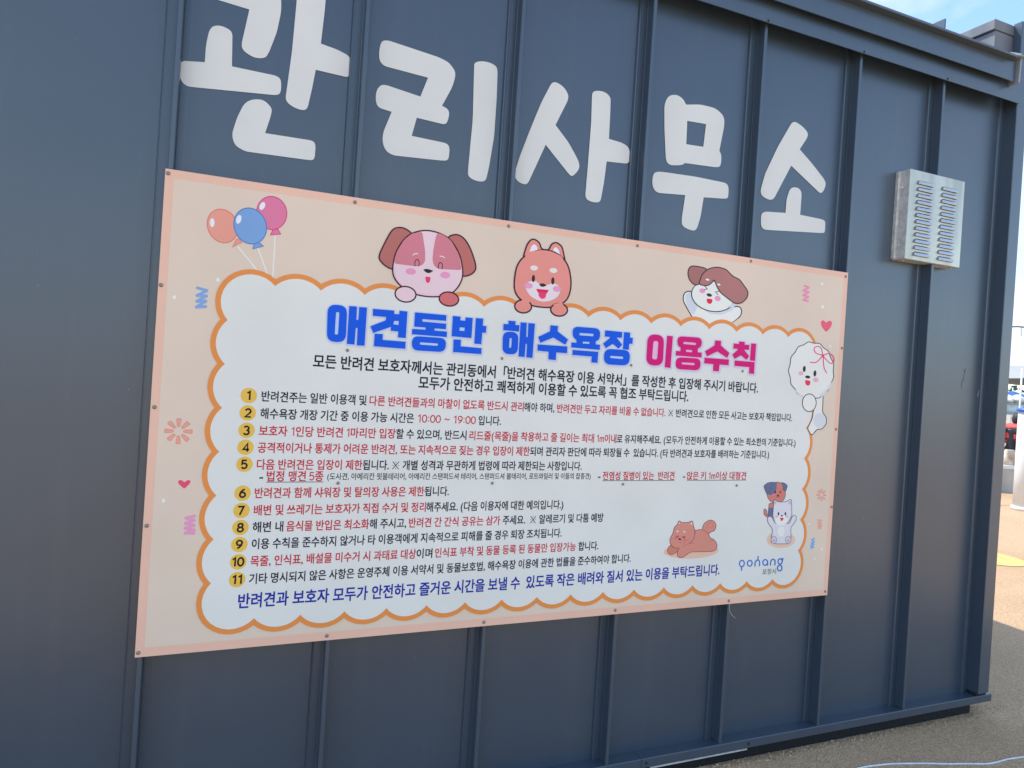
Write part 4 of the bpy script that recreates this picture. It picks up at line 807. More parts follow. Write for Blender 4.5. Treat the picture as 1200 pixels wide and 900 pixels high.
[[695,706,458,770,222,706,130,537,162,429,251,351,251,107,50,107,50,38,870,38,870,107,668,107,668,352,755,429,787,537],[280,658,458,704,637,658,707,537,637,416,458,370,280,416,210,537],[333,107,333,320,393,309,458,305,525,309,585,320,585,107]],
[[499,766,412,766,412,697,307,496,82,386,118,317,317,405,456,568,595,405,795,317,831,386,605,496,499,697],[497,328,415,328,415,108,50,108,50,40,870,40,870,108,497,108]],
[[793,782,125,782,125,715,405,715,312,571,99,493,130,427,332,495,458,626,586,495,787,427,818,493,605,571,512,715,793,715],[869,362,49,362,49,294,424,294,424,111,506,111,506,294,869,294],[236,199,153,199,153,-58,778,-58,778,10,236,10]],
[[685,212,455,256,226,212,141,89,226,-32,455,-76,685,-32,770,89],[286,164,455,192,625,164,688,89,625,16,455,-11,286,16,223,89],[763,781,147,781,147,714,681,714,681,705,678,598,657,474,738,465,760,592,763,705],[468,580,386,580,386,406,51,406,51,338,866,338,866,406,468,406]],
[[794,247,190,247,190,180,711,180,711,-76,794,-76],[794,826,711,826,711,665,512,665,520,714,523,766,110,766,110,698,434,698,325,497,64,365,96,299,343,415,490,598,711,598,711,474,476,474,476,406,711,406,711,287,794,287]],
[[793,827,711,827,711,464,500,464,500,395,711,395,711,-78,793,-78],[502,729,89,729,89,662,419,662,320,376,50,159,95,94,411,371]],
[[745,827,662,827,662,-77,745,-77,745,397,889,397,889,466,745,466],[168,738,86,738,86,152,158,152,367,160,588,192,578,262,367,231,168,221]],
[[686,177,458,214,229,177,148,69,229,-39,458,-76,686,-39,767,69],[290,130,458,151,625,130,684,69,625,8,458,-13,290,8,231,69],[157,801,157,436,416,436,416,348,49,348,49,281,867,281,867,348,499,348,499,436,771,436,771,501,240,501,240,589,742,589,742,652,240,652,240,735,766,735,766,801]],
[[817,827,738,827,738,-78,817,-78],[635,806,557,806,557,502,408,502,408,434,557,434,557,-31,635,-31],[477,721,64,721,64,653,235,653,235,571,184,335,39,165,90,103,205,220,276,388,346,233,457,124,507,186,365,347,315,571,315,653,477,653]],
[[794,827,712,827,712,482,515,482,445,683,291,757,129,672,66,442,129,212,291,126,447,204,515,415,712,415,712,-79,794,-79],[186,617,291,683,397,617,438,442,397,266,291,200,186,266,145,442]],
[[689,755,458,804,228,755,141,622,228,490,458,441,689,490,775,622],[292,706,458,737,624,706,687,622,624,539,458,509,292,539,229,622],[869,368,49,368,49,300,424,300,424,117,508,117,508,300,869,300],[237,206,154,206,154,-58,778,-58,778,11,237,11]],
[[481,742,481,341,806,341,806,409,564,409,564,674,796,674,796,742],[498,296,416,296,416,106,50,106,50,38,870,38,870,106,498,106],[120,741,120,341,171,341,304,345,442,366,434,435,316,416,203,410,203,673,426,673,426,741]],
[[766,217,141,217,141,151,683,151,683,-78,766,-78],[500,813,416,813,416,772,318,614,99,529,130,463,325,532,458,661,592,532,785,463,817,529,598,614,500,772],[499,511,417,511,417,373,50,373,50,305,869,305,869,373,499,373]],
[[791,826,708,826,708,301,791,301],[801,254,209,254,209,188,460,188,367,61,172,-11,203,-74,384,-12,504,101,624,-12,806,-74,837,-11,641,61,547,188,801,188],[579,764,84,764,84,696,291,696,291,671,228,495,62,381,105,315,245,401,335,535,424,411,561,332,603,397,439,505,375,671,375,696,579,696]],
[[718,229,500,275,281,229,200,101,281,-27,500,-74,718,-27,799,101],[341,181,500,209,658,181,717,101,658,22,500,-7,341,22,282,101],[794,826,711,826,711,660,506,660,513,708,516,759,108,759,108,691,426,691,319,486,62,351,96,285,341,406,485,593,711,593,711,472,475,472,475,404,711,404,711,285,794,285]],
[[686,737,457,791,229,737,141,592,229,448,457,394,686,448,774,592],[290,688,457,724,625,688,689,592,625,496,457,461,290,496,226,592],[869,309,49,309,49,240,416,240,416,-78,498,-78,498,240,869,240]],
[[787,827,704,827,704,-79,787,-79],[122,741,122,369,307,369,307,190,177,188,55,187,66,117,349,123,652,151,645,212,519,201,390,193,390,369,584,369,584,437,204,437,204,674,580,674,580,741]],
[[561,742,77,742,77,674,167,674,167,365,52,364,62,295,326,301,609,327,603,389,538,382,471,377,471,674,561,674],[247,367,247,674,391,674,391,372],[752,826,669,826,669,160,752,160,752,482,885,482,885,552,752,552],[271,223,189,223,189,-58,792,-58,792,10,271,10]],
[[752,827,669,827,669,172,752,172,752,490,886,490,886,559,752,559],[271,238,189,238,189,-58,792,-58,792,10,271,10],[92,749,92,332,162,332,397,338,583,363,573,431,396,407,174,401,174,681,491,681,491,749]],
[[760,828,677,828,677,-78,760,-78,760,402,890,402,890,472,760,472],[76,732,76,159,116,159,208,162,322,178,314,247,231,234,159,229,159,664,305,664,305,732],[356,732,356,159,399,159,521,162,631,180,623,249,533,233,437,228,437,664,595,664,595,732]],
[[745,827,663,827,663,-79,745,-79,745,398,893,398,893,468,745,468],[493,743,85,743,85,675,411,675,411,486,87,486,87,139,159,139,387,146,592,172,584,240,387,215,169,209,169,418,493,418]],
[[787,827,704,827,704,-79,787,-79],[123,745,123,325,310,325,310,176,176,173,55,173,66,103,343,109,652,143,645,204,521,189,393,180,393,325,593,325,593,392,206,392,206,505,570,505,570,570,206,570,206,678,589,678,589,745]],
[[791,826,709,826,709,340,791,340],[137,788,137,525,309,525,309,432,178,429,55,428,66,361,347,368,643,396,639,454,518,443,393,435,393,525,571,525,571,590,222,590,222,724,561,724,561,788],[791,299,195,299,195,233,710,233,710,151,197,151,197,-68,822,-68,822,-1,278,-1,278,88,791,88]],
[[89,745,89,140,160,140,384,146,586,169,578,237,385,214,172,208,172,424,490,424,490,491,172,491,172,676,510,676,510,745],[745,827,662,827,662,-78,745,-78,745,394,893,394,893,464,745,464]],
[[161,741,82,741,82,148,428,148,428,741,351,741,351,521,161,521],[161,454,351,454,351,216,161,216],[819,827,739,827,739,469,617,469,617,808,538,808,538,-32,617,-32,617,400,739,400,739,-78,819,-78]],
[[691,762,458,807,226,762,140,635,226,510,458,465,691,510,776,635],[288,713,458,741,628,713,691,635,628,559,458,531,288,559,225,635],[150,232,150,-66,767,-66,767,232],[231,165,686,165,686,2,231,2],[867,388,50,388,50,320,867,320]],
[[791,826,708,826,708,306,791,306],[281,265,199,265,199,-66,791,-66,791,265,710,265,710,170,281,170],[281,106,710,106,710,2,281,2],[134,782,134,496,308,496,308,398,175,395,53,395,65,327,340,334,640,365,635,424,515,410,391,402,391,496,568,496,568,562,217,562,217,714,560,714,560,782]],
[[793,827,711,827,711,698,503,698,503,785,421,785,421,656,177,656,177,785,94,785,94,391,503,391,503,469,711,469,711,355,793,355],[503,634,711,634,711,534,503,534],[177,591,421,591,421,458,177,458],[793,311,211,311,211,245,711,245,711,159,213,159,213,-66,827,-66,827,1,295,1,295,96,793,96]],
[[154,777,154,424,764,424,764,777],[235,710,682,710,682,490,235,490],[869,302,49,302,49,234,416,234,416,-77,498,-77,498,234,869,234]],
[[794,827,711,827,711,605,503,605,503,780,421,780,421,642,177,642,177,780,94,780,94,366,503,366,503,536,711,536,711,333,794,333],[177,576,421,576,421,434,177,434],[297,289,215,289,215,-65,793,-65,793,289,711,289,711,180,297,180],[297,114,711,114,711,3,297,3]],
[[718,207,497,251,275,207,195,84,275,-39,497,-83,718,-39,798,84],[336,159,497,186,658,159,716,84,658,9,497,-18,336,9,278,84],[475,776,86,776,86,708,393,708,393,586,88,586,88,317,152,317,370,321,535,339,527,407,372,389,170,385,170,521,475,521],[794,826,711,826,711,685,536,685,536,617,711,617,711,501,536,501,536,433,711,433,711,268,794,268]],
[[683,196,468,237,252,196,173,80,252,-35,468,-76,683,-35,762,80],[312,148,468,172,624,148,680,80,623,12,468,-12,312,12,255,80],[475,569,319,613,162,569,102,453,162,337,319,294,475,337,535,453],[220,524,319,550,418,524,456,453,418,383,319,357,220,383,182,453],[752,827,669,827,669,244,752,244,752,506,885,506,885,576,752,576],[361,834,278,834,278,725,52,725,52,659,586,659,586,725,361,725]],
[[184,231,184,-66,752,-66,752,231],[265,164,670,164,670,2,265,2],[475,575,319,619,162,575,102,458,162,341,319,297,475,341,535,458],[220,529,319,555,418,529,456,458,418,386,319,360,220,386,182,458],[752,827,669,827,669,282,752,282,752,517,885,517,885,587,752,587],[361,834,278,834,278,731,52,731,52,664,586,664,586,731,361,731]],
[[745,827,662,827,662,-78,745,-78,745,261,889,261,889,331,745,331,745,528,889,528,889,598,745,598],[353,749,271,749,271,587,204,346,37,179,90,113,224,233,313,412,401,244,532,132,583,199,420,355,353,587]],
[[793,826,709,826,709,209,505,209,505,144,709,144,709,-78,793,-78],[504,733,341,782,177,733,114,604,177,474,341,426,504,474,568,604],[234,686,341,718,448,686,489,604,448,521,341,490,234,521,192,604],[646,318,641,380,334,355,46,351,57,281,171,282,295,285,295,-50,378,-50,378,289,512,300]],
[[91,782,91,386,160,386,391,390,574,410,566,476,391,457,174,453,174,555,488,555,488,619,174,619,174,715,504,715,504,782],[752,827,669,827,669,355,752,355,752,562,885,562,885,630,752,630],[752,311,178,311,178,245,670,245,670,159,180,159,180,-68,784,-68,784,-2,261,-2,261,97,752,97]],
[[794,826,711,826,711,661,503,661,503,766,421,766,421,607,177,607,177,766,94,766,94,311,503,311,503,398,711,398,711,157,794,157],[503,593,711,593,711,466,503,466],[177,542,421,542,421,378,177,378],[296,222,213,222,213,-58,815,-58,815,10,296,10]],
[[869,112,50,112,50,43,869,43],[322,754,239,754,239,640,192,484,58,364,102,301,211,386,279,504,346,380,458,291,570,378,636,500,704,383,814,301,859,364,724,479,678,640,678,754,595,754,595,640,561,499,459,379,356,502,322,640]],
[[817,827,738,827,738,-78,817,-78],[633,805,555,805,555,502,443,502,443,434,555,434,555,-30,633,-30],[400,727,78,727,78,659,320,659,320,480,80,480,80,145,140,145,306,149,483,171,476,239,313,219,160,214,160,413,400,413]],
[[791,827,708,827,708,280,791,280],[791,232,187,232,187,164,708,164,708,-78,791,-78],[579,764,84,764,84,696,291,696,291,661,228,484,62,367,105,303,246,390,335,524,424,400,561,320,603,385,439,494,375,661,375,696,579,696]],
[[297,292,215,292,215,-66,793,-66,793,292,711,292,711,181,297,181],[297,115,711,115,711,2,297,2],[793,827,711,827,711,608,532,608,532,539,711,539,711,335,793,335],[562,773,79,773,79,705,280,705,280,682,217,504,53,386,96,320,235,409,323,546,409,422,541,341,583,406,424,518,364,682,364,705,562,705]],
[[717,216,496,260,275,216,195,91,275,-33,496,-77,717,-33,797,91],[336,168,496,195,657,168,715,91,657,15,496,-12,336,15,277,91],[794,827,711,827,711,592,533,592,533,523,711,523,711,288,794,288],[562,761,79,761,79,693,280,693,280,662,217,482,53,362,96,296,236,386,324,525,409,402,541,321,583,387,424,498,364,663,364,693,562,693]],
[[819,827,739,827,739,-78,819,-78],[640,808,561,808,561,608,422,608,355,714,253,751,113,666,61,437,114,206,253,121,354,158,421,264,561,264,561,-32,640,-32],[168,610,253,674,339,610,371,437,339,263,253,199,168,263,137,437],[439,540,561,540,561,333,439,333,445,383,447,437,445,491]],
[[791,237,187,237,187,169,708,169,708,-78,791,-78],[791,827,708,827,708,283,791,283],[369,784,285,784,285,696,223,509,58,386,100,320,239,411,328,551,417,421,554,336,595,402,432,518,369,696]],
[[156,797,156,521,761,521,761,797],[237,731,679,731,679,587,237,587],[867,446,50,446,50,379,416,379,416,291,149,291,149,227,681,227,681,148,151,148,151,-68,789,-68,789,-3,232,-3,232,87,762,87,762,291,499,291,499,379,867,379]],
[[480,552,326,598,172,552,113,430,160,320,284,266,284,167,156,164,39,164,52,94,320,99,616,131,610,192,491,178,367,170,367,266,492,319,539,430],[228,505,326,533,423,505,460,430,423,356,326,328,228,356,191,430],[747,827,664,827,664,-78,747,-78,747,373,888,373,888,443,747,443],[367,825,284,825,284,717,55,717,55,650,595,650,595,717,367,717]],
[[184,256,184,-66,752,-66,752,256],[265,189,670,189,670,2,265,2],[354,781,272,781,272,691,210,504,46,382,90,316,229,407,316,547,402,423,531,342,575,407,415,521,354,693],[752,827,669,827,669,298,752,298,752,533,885,533,885,602,752,602]],
[[467,738,300,794,132,738,66,593,132,448,300,392,467,448,533,593],[191,689,300,726,410,689,453,593,410,497,300,459,191,497,147,593],[752,827,669,827,669,367,752,367,752,563,885,563,885,632,752,632],[752,324,178,324,178,258,670,258,670,164,180,164,180,-66,784,-66,784,1,261,1,261,102,752,102]],
[[870,105,50,105,50,36,870,36],[768,758,150,758,150,690,686,690,686,550,152,550,152,270,789,270,789,337,234,337,234,483,768,483]],
[[867,363,49,363,49,296,417,296,417,206,150,206,150,-66,767,-66,767,206,500,206,500,296,867,296],[231,140,686,140,686,1,231,1],[157,806,157,441,771,441,771,507,240,507,240,595,742,595,742,658,240,658,240,740,766,740,766,806]],
[[681,215,464,259,246,215,166,92,246,-33,464,-77,681,-33,760,92],[306,167,464,193,622,167,679,92,622,16,464,-11,306,16,248,92],[169,770,87,770,87,353,506,353,506,770,424,770,424,634,169,634],[169,568,424,568,424,420,169,420],[752,827,669,827,669,284,752,284,752,530,885,530,885,600,752,600]],
[[791,827,708,827,708,270,791,270],[791,224,187,224,187,156,708,156,708,-78,791,-78],[378,831,295,831,295,717,90,717,90,650,295,650,295,628,232,460,67,350,108,285,248,367,338,496,429,377,568,302,607,367,442,469,377,628,377,650,581,650,581,717,378,717]],
[[467,717,300,776,133,717,66,567,133,416,300,358,467,416,533,567],[191,667,300,707,409,667,453,567,409,466,300,426,191,466,147,567],[734,144,614,179,493,144,446,51,493,-42,614,-76,734,-42,781,51],[546,100,614,119,681,100,707,51,681,2,614,-17,546,2,520,51],[752,827,669,827,669,376,752,376,752,555,885,555,885,624,752,624],[655,353,574,353,574,273,387,273,387,210,840,210,840,273,655,273],[225,278,144,278,144,-54,188,-54,294,-48,419,-21,406,45,312,23,225,15]],
[[792,827,709,827,709,-78,792,-78],[584,730,72,730,72,662,172,662,172,217,49,216,58,146,336,151,635,180,630,242,558,234,484,228,484,662,584,662],[252,218,252,662,403,662,403,224]],
[[790,827,707,827,707,-78,790,-78],[383,810,300,810,300,670,91,670,91,603,301,603,301,534,234,312,67,161,113,97,252,208,343,376,436,217,574,113,620,177,451,321,383,534,383,603,589,603,589,670,383,670]],
[[793,743,122,743,122,675,262,675,262,382,124,382,124,314,277,314,277,100,50,100,50,32,870,32,870,100,638,100,638,314,791,314,791,382,652,382,652,675,793,675],[345,382,345,675,570,675,570,382],[360,100,360,314,555,314,555,100]],
[[794,827,711,827,711,663,514,663,514,595,711,595,711,360,794,360],[357,798,276,798,276,714,214,537,49,424,93,358,231,443,318,575,404,456,535,379,579,444,419,551,357,714],[794,314,212,314,212,248,712,248,712,160,214,160,214,-66,827,-66,827,1,295,1,295,97,794,97]],
[[101,738,101,149,517,149,517,738],[183,672,437,672,437,216,183,216],[790,827,707,827,707,-79,790,-79]],
[[86,723,86,145,144,145,328,150,482,169,474,238,332,220,165,215,165,418,428,418,428,484,165,484,165,656,442,656,442,723],[819,827,739,827,739,464,619,464,619,808,540,808,540,-32,619,-32,619,396,739,396,739,-78,819,-78]],
[[768,760,150,760,150,692,686,692,686,553,152,553,152,273,279,273,279,103,50,103,50,34,870,34,870,103,649,103,649,273,789,273,789,341,234,341,234,486,768,486],[360,103,360,273,568,273,568,103]],
[[681,211,464,254,246,211,166,89,246,-33,464,-76,681,-33,760,89],[306,162,464,188,622,162,679,89,622,16,464,-10,306,16,248,89],[352,780,270,780,270,688,209,499,46,377,90,311,227,401,313,540,398,417,528,336,572,401,413,512,352,681],[752,827,669,827,669,278,752,278,752,523,885,523,885,593,752,593]],
[[868,397,50,397,50,328,868,328],[685,208,458,250,231,208,148,87,231,-34,458,-76,685,-34,767,87],[292,159,458,185,624,159,684,87,624,14,458,-11,292,14,232,87],[153,791,153,482,772,482,772,550,235,550,235,723,766,723,766,791]],
[[790,826,707,826,707,150,790,150],[288,195,205,195,205,-58,820,-58,820,10,288,10],[135,768,135,464,309,464,309,336,177,333,54,332,66,264,344,270,640,297,634,358,515,347,392,340,392,464,571,464,571,531,218,531,218,700,564,700,564,768]],
[[265,261,183,261,183,-66,752,-66,752,261,669,261,669,166,265,166],[265,101,669,101,669,1,265,1],[475,582,319,625,162,582,102,467,162,351,319,308,475,351,535,467],[220,536,319,562,418,536,456,467,418,397,319,371,220,397,182,467],[752,827,669,827,669,301,752,301,752,526,885,526,885,596,752,596],[361,835,278,835,278,734,52,734,52,667,586,667,586,734,361,734]],
[[794,827,711,827,711,680,504,680,504,758,92,758,92,356,504,356,504,433,711,433,711,292,794,292],[173,691,423,691,423,423,173,423],[504,613,711,613,711,501,504,501],[717,220,496,265,275,220,195,94,275,-31,496,-76,717,-31,797,94],[336,172,496,200,657,172,715,94,657,17,496,-11,336,17,277,94]],
[[794,827,711,827,711,696,479,696,401,753,297,773,130,713,64,558,130,403,297,343,401,364,479,420,711,420,711,292,794,292],[187,662,297,702,407,662,450,558,407,454,297,414,187,454,143,558],[517,629,711,629,711,488,518,488,526,522,529,558,526,595],[716,224,496,270,276,224,195,97,276,-30,496,-76,716,-30,797,97],[335,177,496,205,657,177,716,97,657,18,496,-10,335,18,276,97]],
[[817,827,738,827,738,-78,817,-78],[635,806,557,806,557,470,419,470,419,401,557,401,557,-31,635,-31],[314,794,235,794,235,660,67,660,67,592,235,592,235,548,185,331,42,170,91,107,205,219,275,376,347,229,460,127,507,189,365,340,314,548,314,592,480,592,480,660,314,660]],
[[869,414,49,414,49,351,270,351,270,270,147,270,147,210,685,210,685,134,149,134,149,-68,796,-68,796,-8,231,-8,231,77,767,77,767,270,649,270,649,351,869,351],[352,270,352,351,567,351,567,270],[764,801,153,801,153,742,682,742,682,669,155,669,155,477,780,477,780,537,237,537,237,613,764,613]],
[[794,827,712,827,712,625,480,625,402,723,291,757,129,672,66,442,129,212,291,126,407,164,486,271,712,271,712,-79,794,-79],[186,617,291,683,397,617,438,442,397,266,291,200,186,266,145,442],[503,557,712,557,712,339,506,339,514,388,516,442,513,502]],
[[283,267,40,267,40,174,283,174]],
[[90,747,90,358,439,358,439,747],[168,682,361,682,361,422,168,422],[736,211,515,254,294,211,213,90,294,-32,515,-76,736,-32,817,90],[354,163,515,189,675,163,734,90,675,16,515,-11,354,16,295,90],[812,826,733,826,733,588,617,588,617,809,539,809,539,307,617,307,617,519,733,519,733,278,812,278]],
[[685,195,458,236,230,195,148,80,230,-36,458,-76,685,-36,767,80],[291,147,458,171,624,147,684,80,624,12,458,-12,291,12,232,80],[793,785,125,785,125,718,405,718,307,591,95,526,125,460,330,521,458,643,588,521,792,460,822,526,610,592,512,718,793,718],[499,505,417,505,417,377,50,377,50,309,867,309,867,377,499,377]],
[[794,827,711,827,711,697,480,697,402,754,297,775,130,715,64,561,130,408,297,348,402,369,481,426,711,426,711,308,794,308],[187,664,297,705,407,664,450,561,407,458,297,418,187,458,143,561],[518,630,711,630,711,495,519,495,527,527,529,561,526,597],[207,261,207,-66,794,-66,794,261],[289,194,713,194,713,2,289,2]],
[[790,827,708,827,708,358,790,358],[791,314,206,314,206,249,709,249,709,158,209,158,209,-68,822,-68,822,-2,289,-2,289,97,791,97],[579,776,84,776,84,708,291,708,291,699,228,531,62,422,101,356,245,440,335,571,425,452,564,375,604,440,439,541,375,699,375,708,579,708]],
[[794,827,711,827,711,679,503,679,503,771,421,771,421,627,177,627,177,771,94,771,94,346,503,346,503,426,711,426,711,280,794,280],[503,612,711,612,711,494,503,494],[177,561,421,561,421,412,177,412],[717,217,496,261,275,217,195,92,275,-32,496,-76,717,-32,797,92],[336,169,496,196,657,169,715,92,657,16,496,-11,336,16,277,92]],
[[467,717,300,776,133,717,66,566,133,415,300,357,467,415,533,566],[191,667,300,707,409,667,453,566,409,465,300,425,191,465,147,566],[752,827,669,827,669,339,752,339,752,544,885,544,885,613,752,613],[791,292,420,292,420,225,566,225,566,207,529,88,419,-1,397,63,314,34,225,23,225,273,144,273,144,-46,188,-46,290,-40,397,-14,434,-74,540,-10,606,83,671,-10,777,-74,816,-11,689,78,645,207,645,225,791,225]],
[[792,827,709,827,709,-78,792,-78],[531,733,117,733,117,665,449,665,439,585,420,508,71,484,85,411,394,440,272,272,68,135,113,70,444,363]],
[[455,568,307,614,160,568,103,446,160,325,307,279,455,325,512,446],[216,522,307,550,400,522,435,446,400,370,307,342,215,370,181,446],[719,192,498,233,277,192,196,78,277,-35,498,-76,719,-35,799,78],[340,145,498,168,655,145,712,78,655,12,498,-12,340,12,282,78],[349,835,267,835,267,727,51,727,51,660,558,660,558,727,349,727],[794,827,711,827,711,610,558,610,558,542,711,542,711,434,557,434,557,366,711,366,711,243,794,243]],
[[290,757,127,672,63,442,127,212,290,126,453,212,517,442,453,672],[183,617,290,683,397,617,438,442,397,266,290,200,183,266,142,442],[745,827,662,827,662,-78,745,-78,745,396,893,396,893,466,745,466]],
[[638,808,559,808,559,486,427,486,427,722,82,722,82,165,427,165,427,418,559,418,559,-32,638,-32],[160,656,349,656,349,231,160,231],[819,827,739,827,739,-78,819,-78]],
[[508,758,106,758,106,690,421,690,413,633,396,580,61,565,75,497,364,519,249,404,66,316,100,250,411,453],[752,827,668,827,668,152,752,152,752,477,885,477,885,546,752,546],[271,217,188,217,188,-58,791,-58,791,10,271,10]],
[[791,827,708,827,708,218,791,218],[541,262,455,262,455,245,365,80,154,-9,187,-74,373,-4,498,127,623,-4,809,-74,842,-9,631,80,541,245],[576,748,90,748,90,680,179,680,179,402,65,401,75,332,338,337,625,365,619,426,554,419,486,413,486,680,576,680],[259,403,259,680,406,680,406,408,332,405]],
[[240,813,158,813,158,514,760,514,760,813,678,813,678,728,240,728],[240,665,678,665,678,579,240,579],[867,441,50,441,50,373,416,373,416,286,149,286,149,223,681,223,681,144,151,144,151,-68,789,-68,789,-3,232,-3,232,84,762,84,762,286,499,286,499,373,867,373]],
[[818,827,738,827,738,-78,818,-78],[634,806,556,806,556,484,426,484,426,416,556,416,556,-31,634,-31],[84,718,84,139,141,139,321,143,471,163,463,231,325,212,163,207,163,408,377,408,377,473,163,473,163,651,419,651,419,718]],
[[870,113,50,113,50,44,870,44],[499,764,412,764,412,695,307,488,84,373,121,304,318,397,456,564,594,396,791,304,829,373,604,487,499,695]],
[[89,748,89,302,146,302,329,307,482,327,473,394,334,375,169,370,169,497,428,497,428,563,169,563,169,681,438,681,438,748],[812,826,733,826,733,560,611,560,611,809,533,809,533,173,611,173,611,492,733,492,733,147,812,147],[305,230,222,230,222,-58,839,-58,839,10,305,10]],
[[794,827,712,827,712,486,539,486,539,418,712,418,712,-78,794,-78],[570,732,71,732,71,664,162,664,162,216,43,215,52,145,318,151,603,178,598,239,534,232,468,227,468,664,570,664],[243,218,243,664,388,664,388,223]],
[[794,827,711,827,711,630,515,630,515,561,711,561,711,406,515,406,515,336,711,336,711,-79,794,-79],[367,749,283,749,283,587,216,346,49,180,101,114,237,236,326,416,415,242,550,126,600,193,434,352,367,587]],
[[870,108,50,108,50,39,870,39],[155,749,155,272,776,272,776,339,239,339,239,481,747,481,747,548,239,548,239,681,767,681,767,749]],
[[491,709,320,768,148,709,80,555,135,414,279,346,279,190,154,188,39,187,52,118,320,122,611,152,605,214,486,201,362,193,362,346,504,414,559,555],[206,658,320,697,433,658,478,555,433,453,320,413,206,453,161,555],[744,827,662,827,662,-78,744,-78,744,384,888,384,888,454,744,454]],
[[793,827,711,827,711,480,539,480,539,411,711,411,711,-79,793,-79],[485,743,81,743,81,675,404,675,404,494,84,494,84,138,153,138,370,144,566,168,559,237,371,214,166,208,166,426,485,426]],
[[264,288,182,288,182,-66,752,-66,752,288,669,288,669,179,264,179],[264,113,669,113,669,2,264,2],[554,767,70,767,70,699,272,699,272,669,209,498,44,387,86,321,226,405,314,535,401,417,536,340,575,405,415,510,355,670,355,699,554,699],[752,827,669,827,669,331,752,331,752,549,885,549,885,618,752,618]],
[[867,442,50,442,50,375,867,375],[762,293,149,293,149,230,681,230,681,148,151,148,151,-68,789,-68,789,-3,232,-3,232,87,762,87],[793,792,125,792,125,726,410,726,309,609,94,551,121,487,326,540,458,649,592,540,797,487,824,551,609,609,507,726,793,726]],
[[812,826,733,826,733,628,609,628,609,809,531,809,531,366,609,366,609,561,733,561,733,363,812,363],[177,775,94,775,94,413,151,413,308,418,475,440,466,508,317,487,177,481],[812,321,215,321,215,254,730,254,730,164,217,164,217,-66,847,-66,847,1,300,1,300,101,812,101]],
[[793,740,122,740,122,672,262,672,262,376,124,376,124,310,416,310,416,104,50,104,50,34,870,34,870,104,498,104,498,310,791,310,791,376,652,376,652,672,793,672],[345,376,345,672,570,672,570,376]]]
GLY = {}
def load_glyphs(chars):
    def area(l): return sum(l[i].x * l[(i + 1) % len(l)].y - l[(i + 1) % len(l)].x * l[i].y for i in range(len(l))) / 2
    def inside(p, l):
        c = False
        for i in range(len(l)):
            a, b = l[i], l[(i + 1) % len(l)]
            if (a.y > p.y) != (b.y > p.y) and p.x < (b.x - a.x) * (p.y - a.y) / (b.y - a.y) + a.x: c = not c
        return c
    for ch, g in zip(chars, OUTLINES):
        loops = [[Vector((l[k] / 1000, l[k + 1] / 1000, 0)) for k in range(0, len(l), 2)] for l in g]
        big = max(loops, key=lambda l: abs(area(l))); sgn = 1 if area(big) > 0 else -1
        outs = [l for l in loops if area(l) * sgn > 0]; hol = [l for l in loops if area(l) * sgn <= 0]
        V, F = [], []
        for o_ in outs:
            grp = [o_] + [h for h in hol if inside(h[0], o_)]
            b = len(V); V += [(p.x, p.y) for l in grp for p in l]; F += [tuple(b + k for k in t) for t in tessellate_polygon(grp)]
        GLY[ch] = (V, F)
def adv(ch):
    if ch == ' ': return 0.26
    if '\uac00' <= ch <= '\ud7a3': return 0.92
    if ch in '\u300c\u300d': return 0.92
    v = GLY[ch][0]; return max(p[0] for p in v) + 0.06
def glyphs(s):
    V, F, pen = [], [], 0.0
    for ch in s:
        if ch != ' ':
            b = len(V); v, f = GLY[ch]; V += [(p[0] + pen, p[1]) for p in v]; F += [tuple(b + k for k in q) for q in f]
        pen += adv(ch)
    return V, F
def arc_(cx_, cy_, rx, ry, a0, a1, n=10): return [(cx_ + rx * math.cos(math.radians(a0 + (a1 - a0) * k / n)), cy_ + ry * math.sin(math.radians(a0 + (a1 - a0) * k / n))) for k in range(n + 1)]
DIG = {
 '0': [arc_(.28, .365, .22, .33, 0, 360, 22)], '1': [[(.10, .56), (.30, .70), (.30, 0)]],
 '2': [arc_(.27, .50, .20, .19, 165, -35, 10) + [(.06, .04), (.50, .04)]],
 '3': [arc_(.26, .52, .19, .17, 155, -80, 9), arc_(.26, .20, .22, .18, 88, -155, 10)],
 '4': [[(.38, 0), (.38, .68), (.05, .19), (.52, .19)]],
 '5': [[(.46, .69), (.13, .69), (.09, .38)] + arc_(.27, .24, .22, .21, 125, -150, 11)],
 '6': [arc_(.28, .23, .21, .20, 0, 360, 18), [(.44, .68), (.30, .62), (.13, .45), (.075, .25)]],
 '7': [[(.05, .69), (.49, .69), (.20, 0)]],
 '8': [arc_(.28, .20, .22, .18, 0, 360, 18), arc_(.28, .535, .18, .155, 0, 360, 16)],
 '9': [arc_(.28, .50, .21, .20, 0, 360, 18), [(.49, .50), (.43, .28), (.26, .11), (.12, .05)]],
 '※': [[(.10, .0), (.80, .70)], [(.10, .70), (.80, .0)], [(.45, .60), (.45, .69)], [(.45, .01), (.45, .10)], [(.10, .35), (.19, .35)], [(.71, .35), (.80, .35)]],
 ':': [[(.13, .10), (.13, .20)], [(.13, .46), (.13, .56)]],
 '~': [[(.08, .33), (.18, .41), (.30, .38), (.40, .31), (.52, .35), (.58, .42)]],
 'm': [[(.08, 0), (.08, .50)], [(.08, .36), (.14, .46), (.24, .48), (.32, .42), (.34, .34), (.34, 0)], [(.34, .36), (.42, .47), (.52, .48), (.59, .42), (.60, .34), (.60, 0)]],
}
ADV = {'※': .95, ':': .26, '~': .66, 'm': .70, '1': .46}
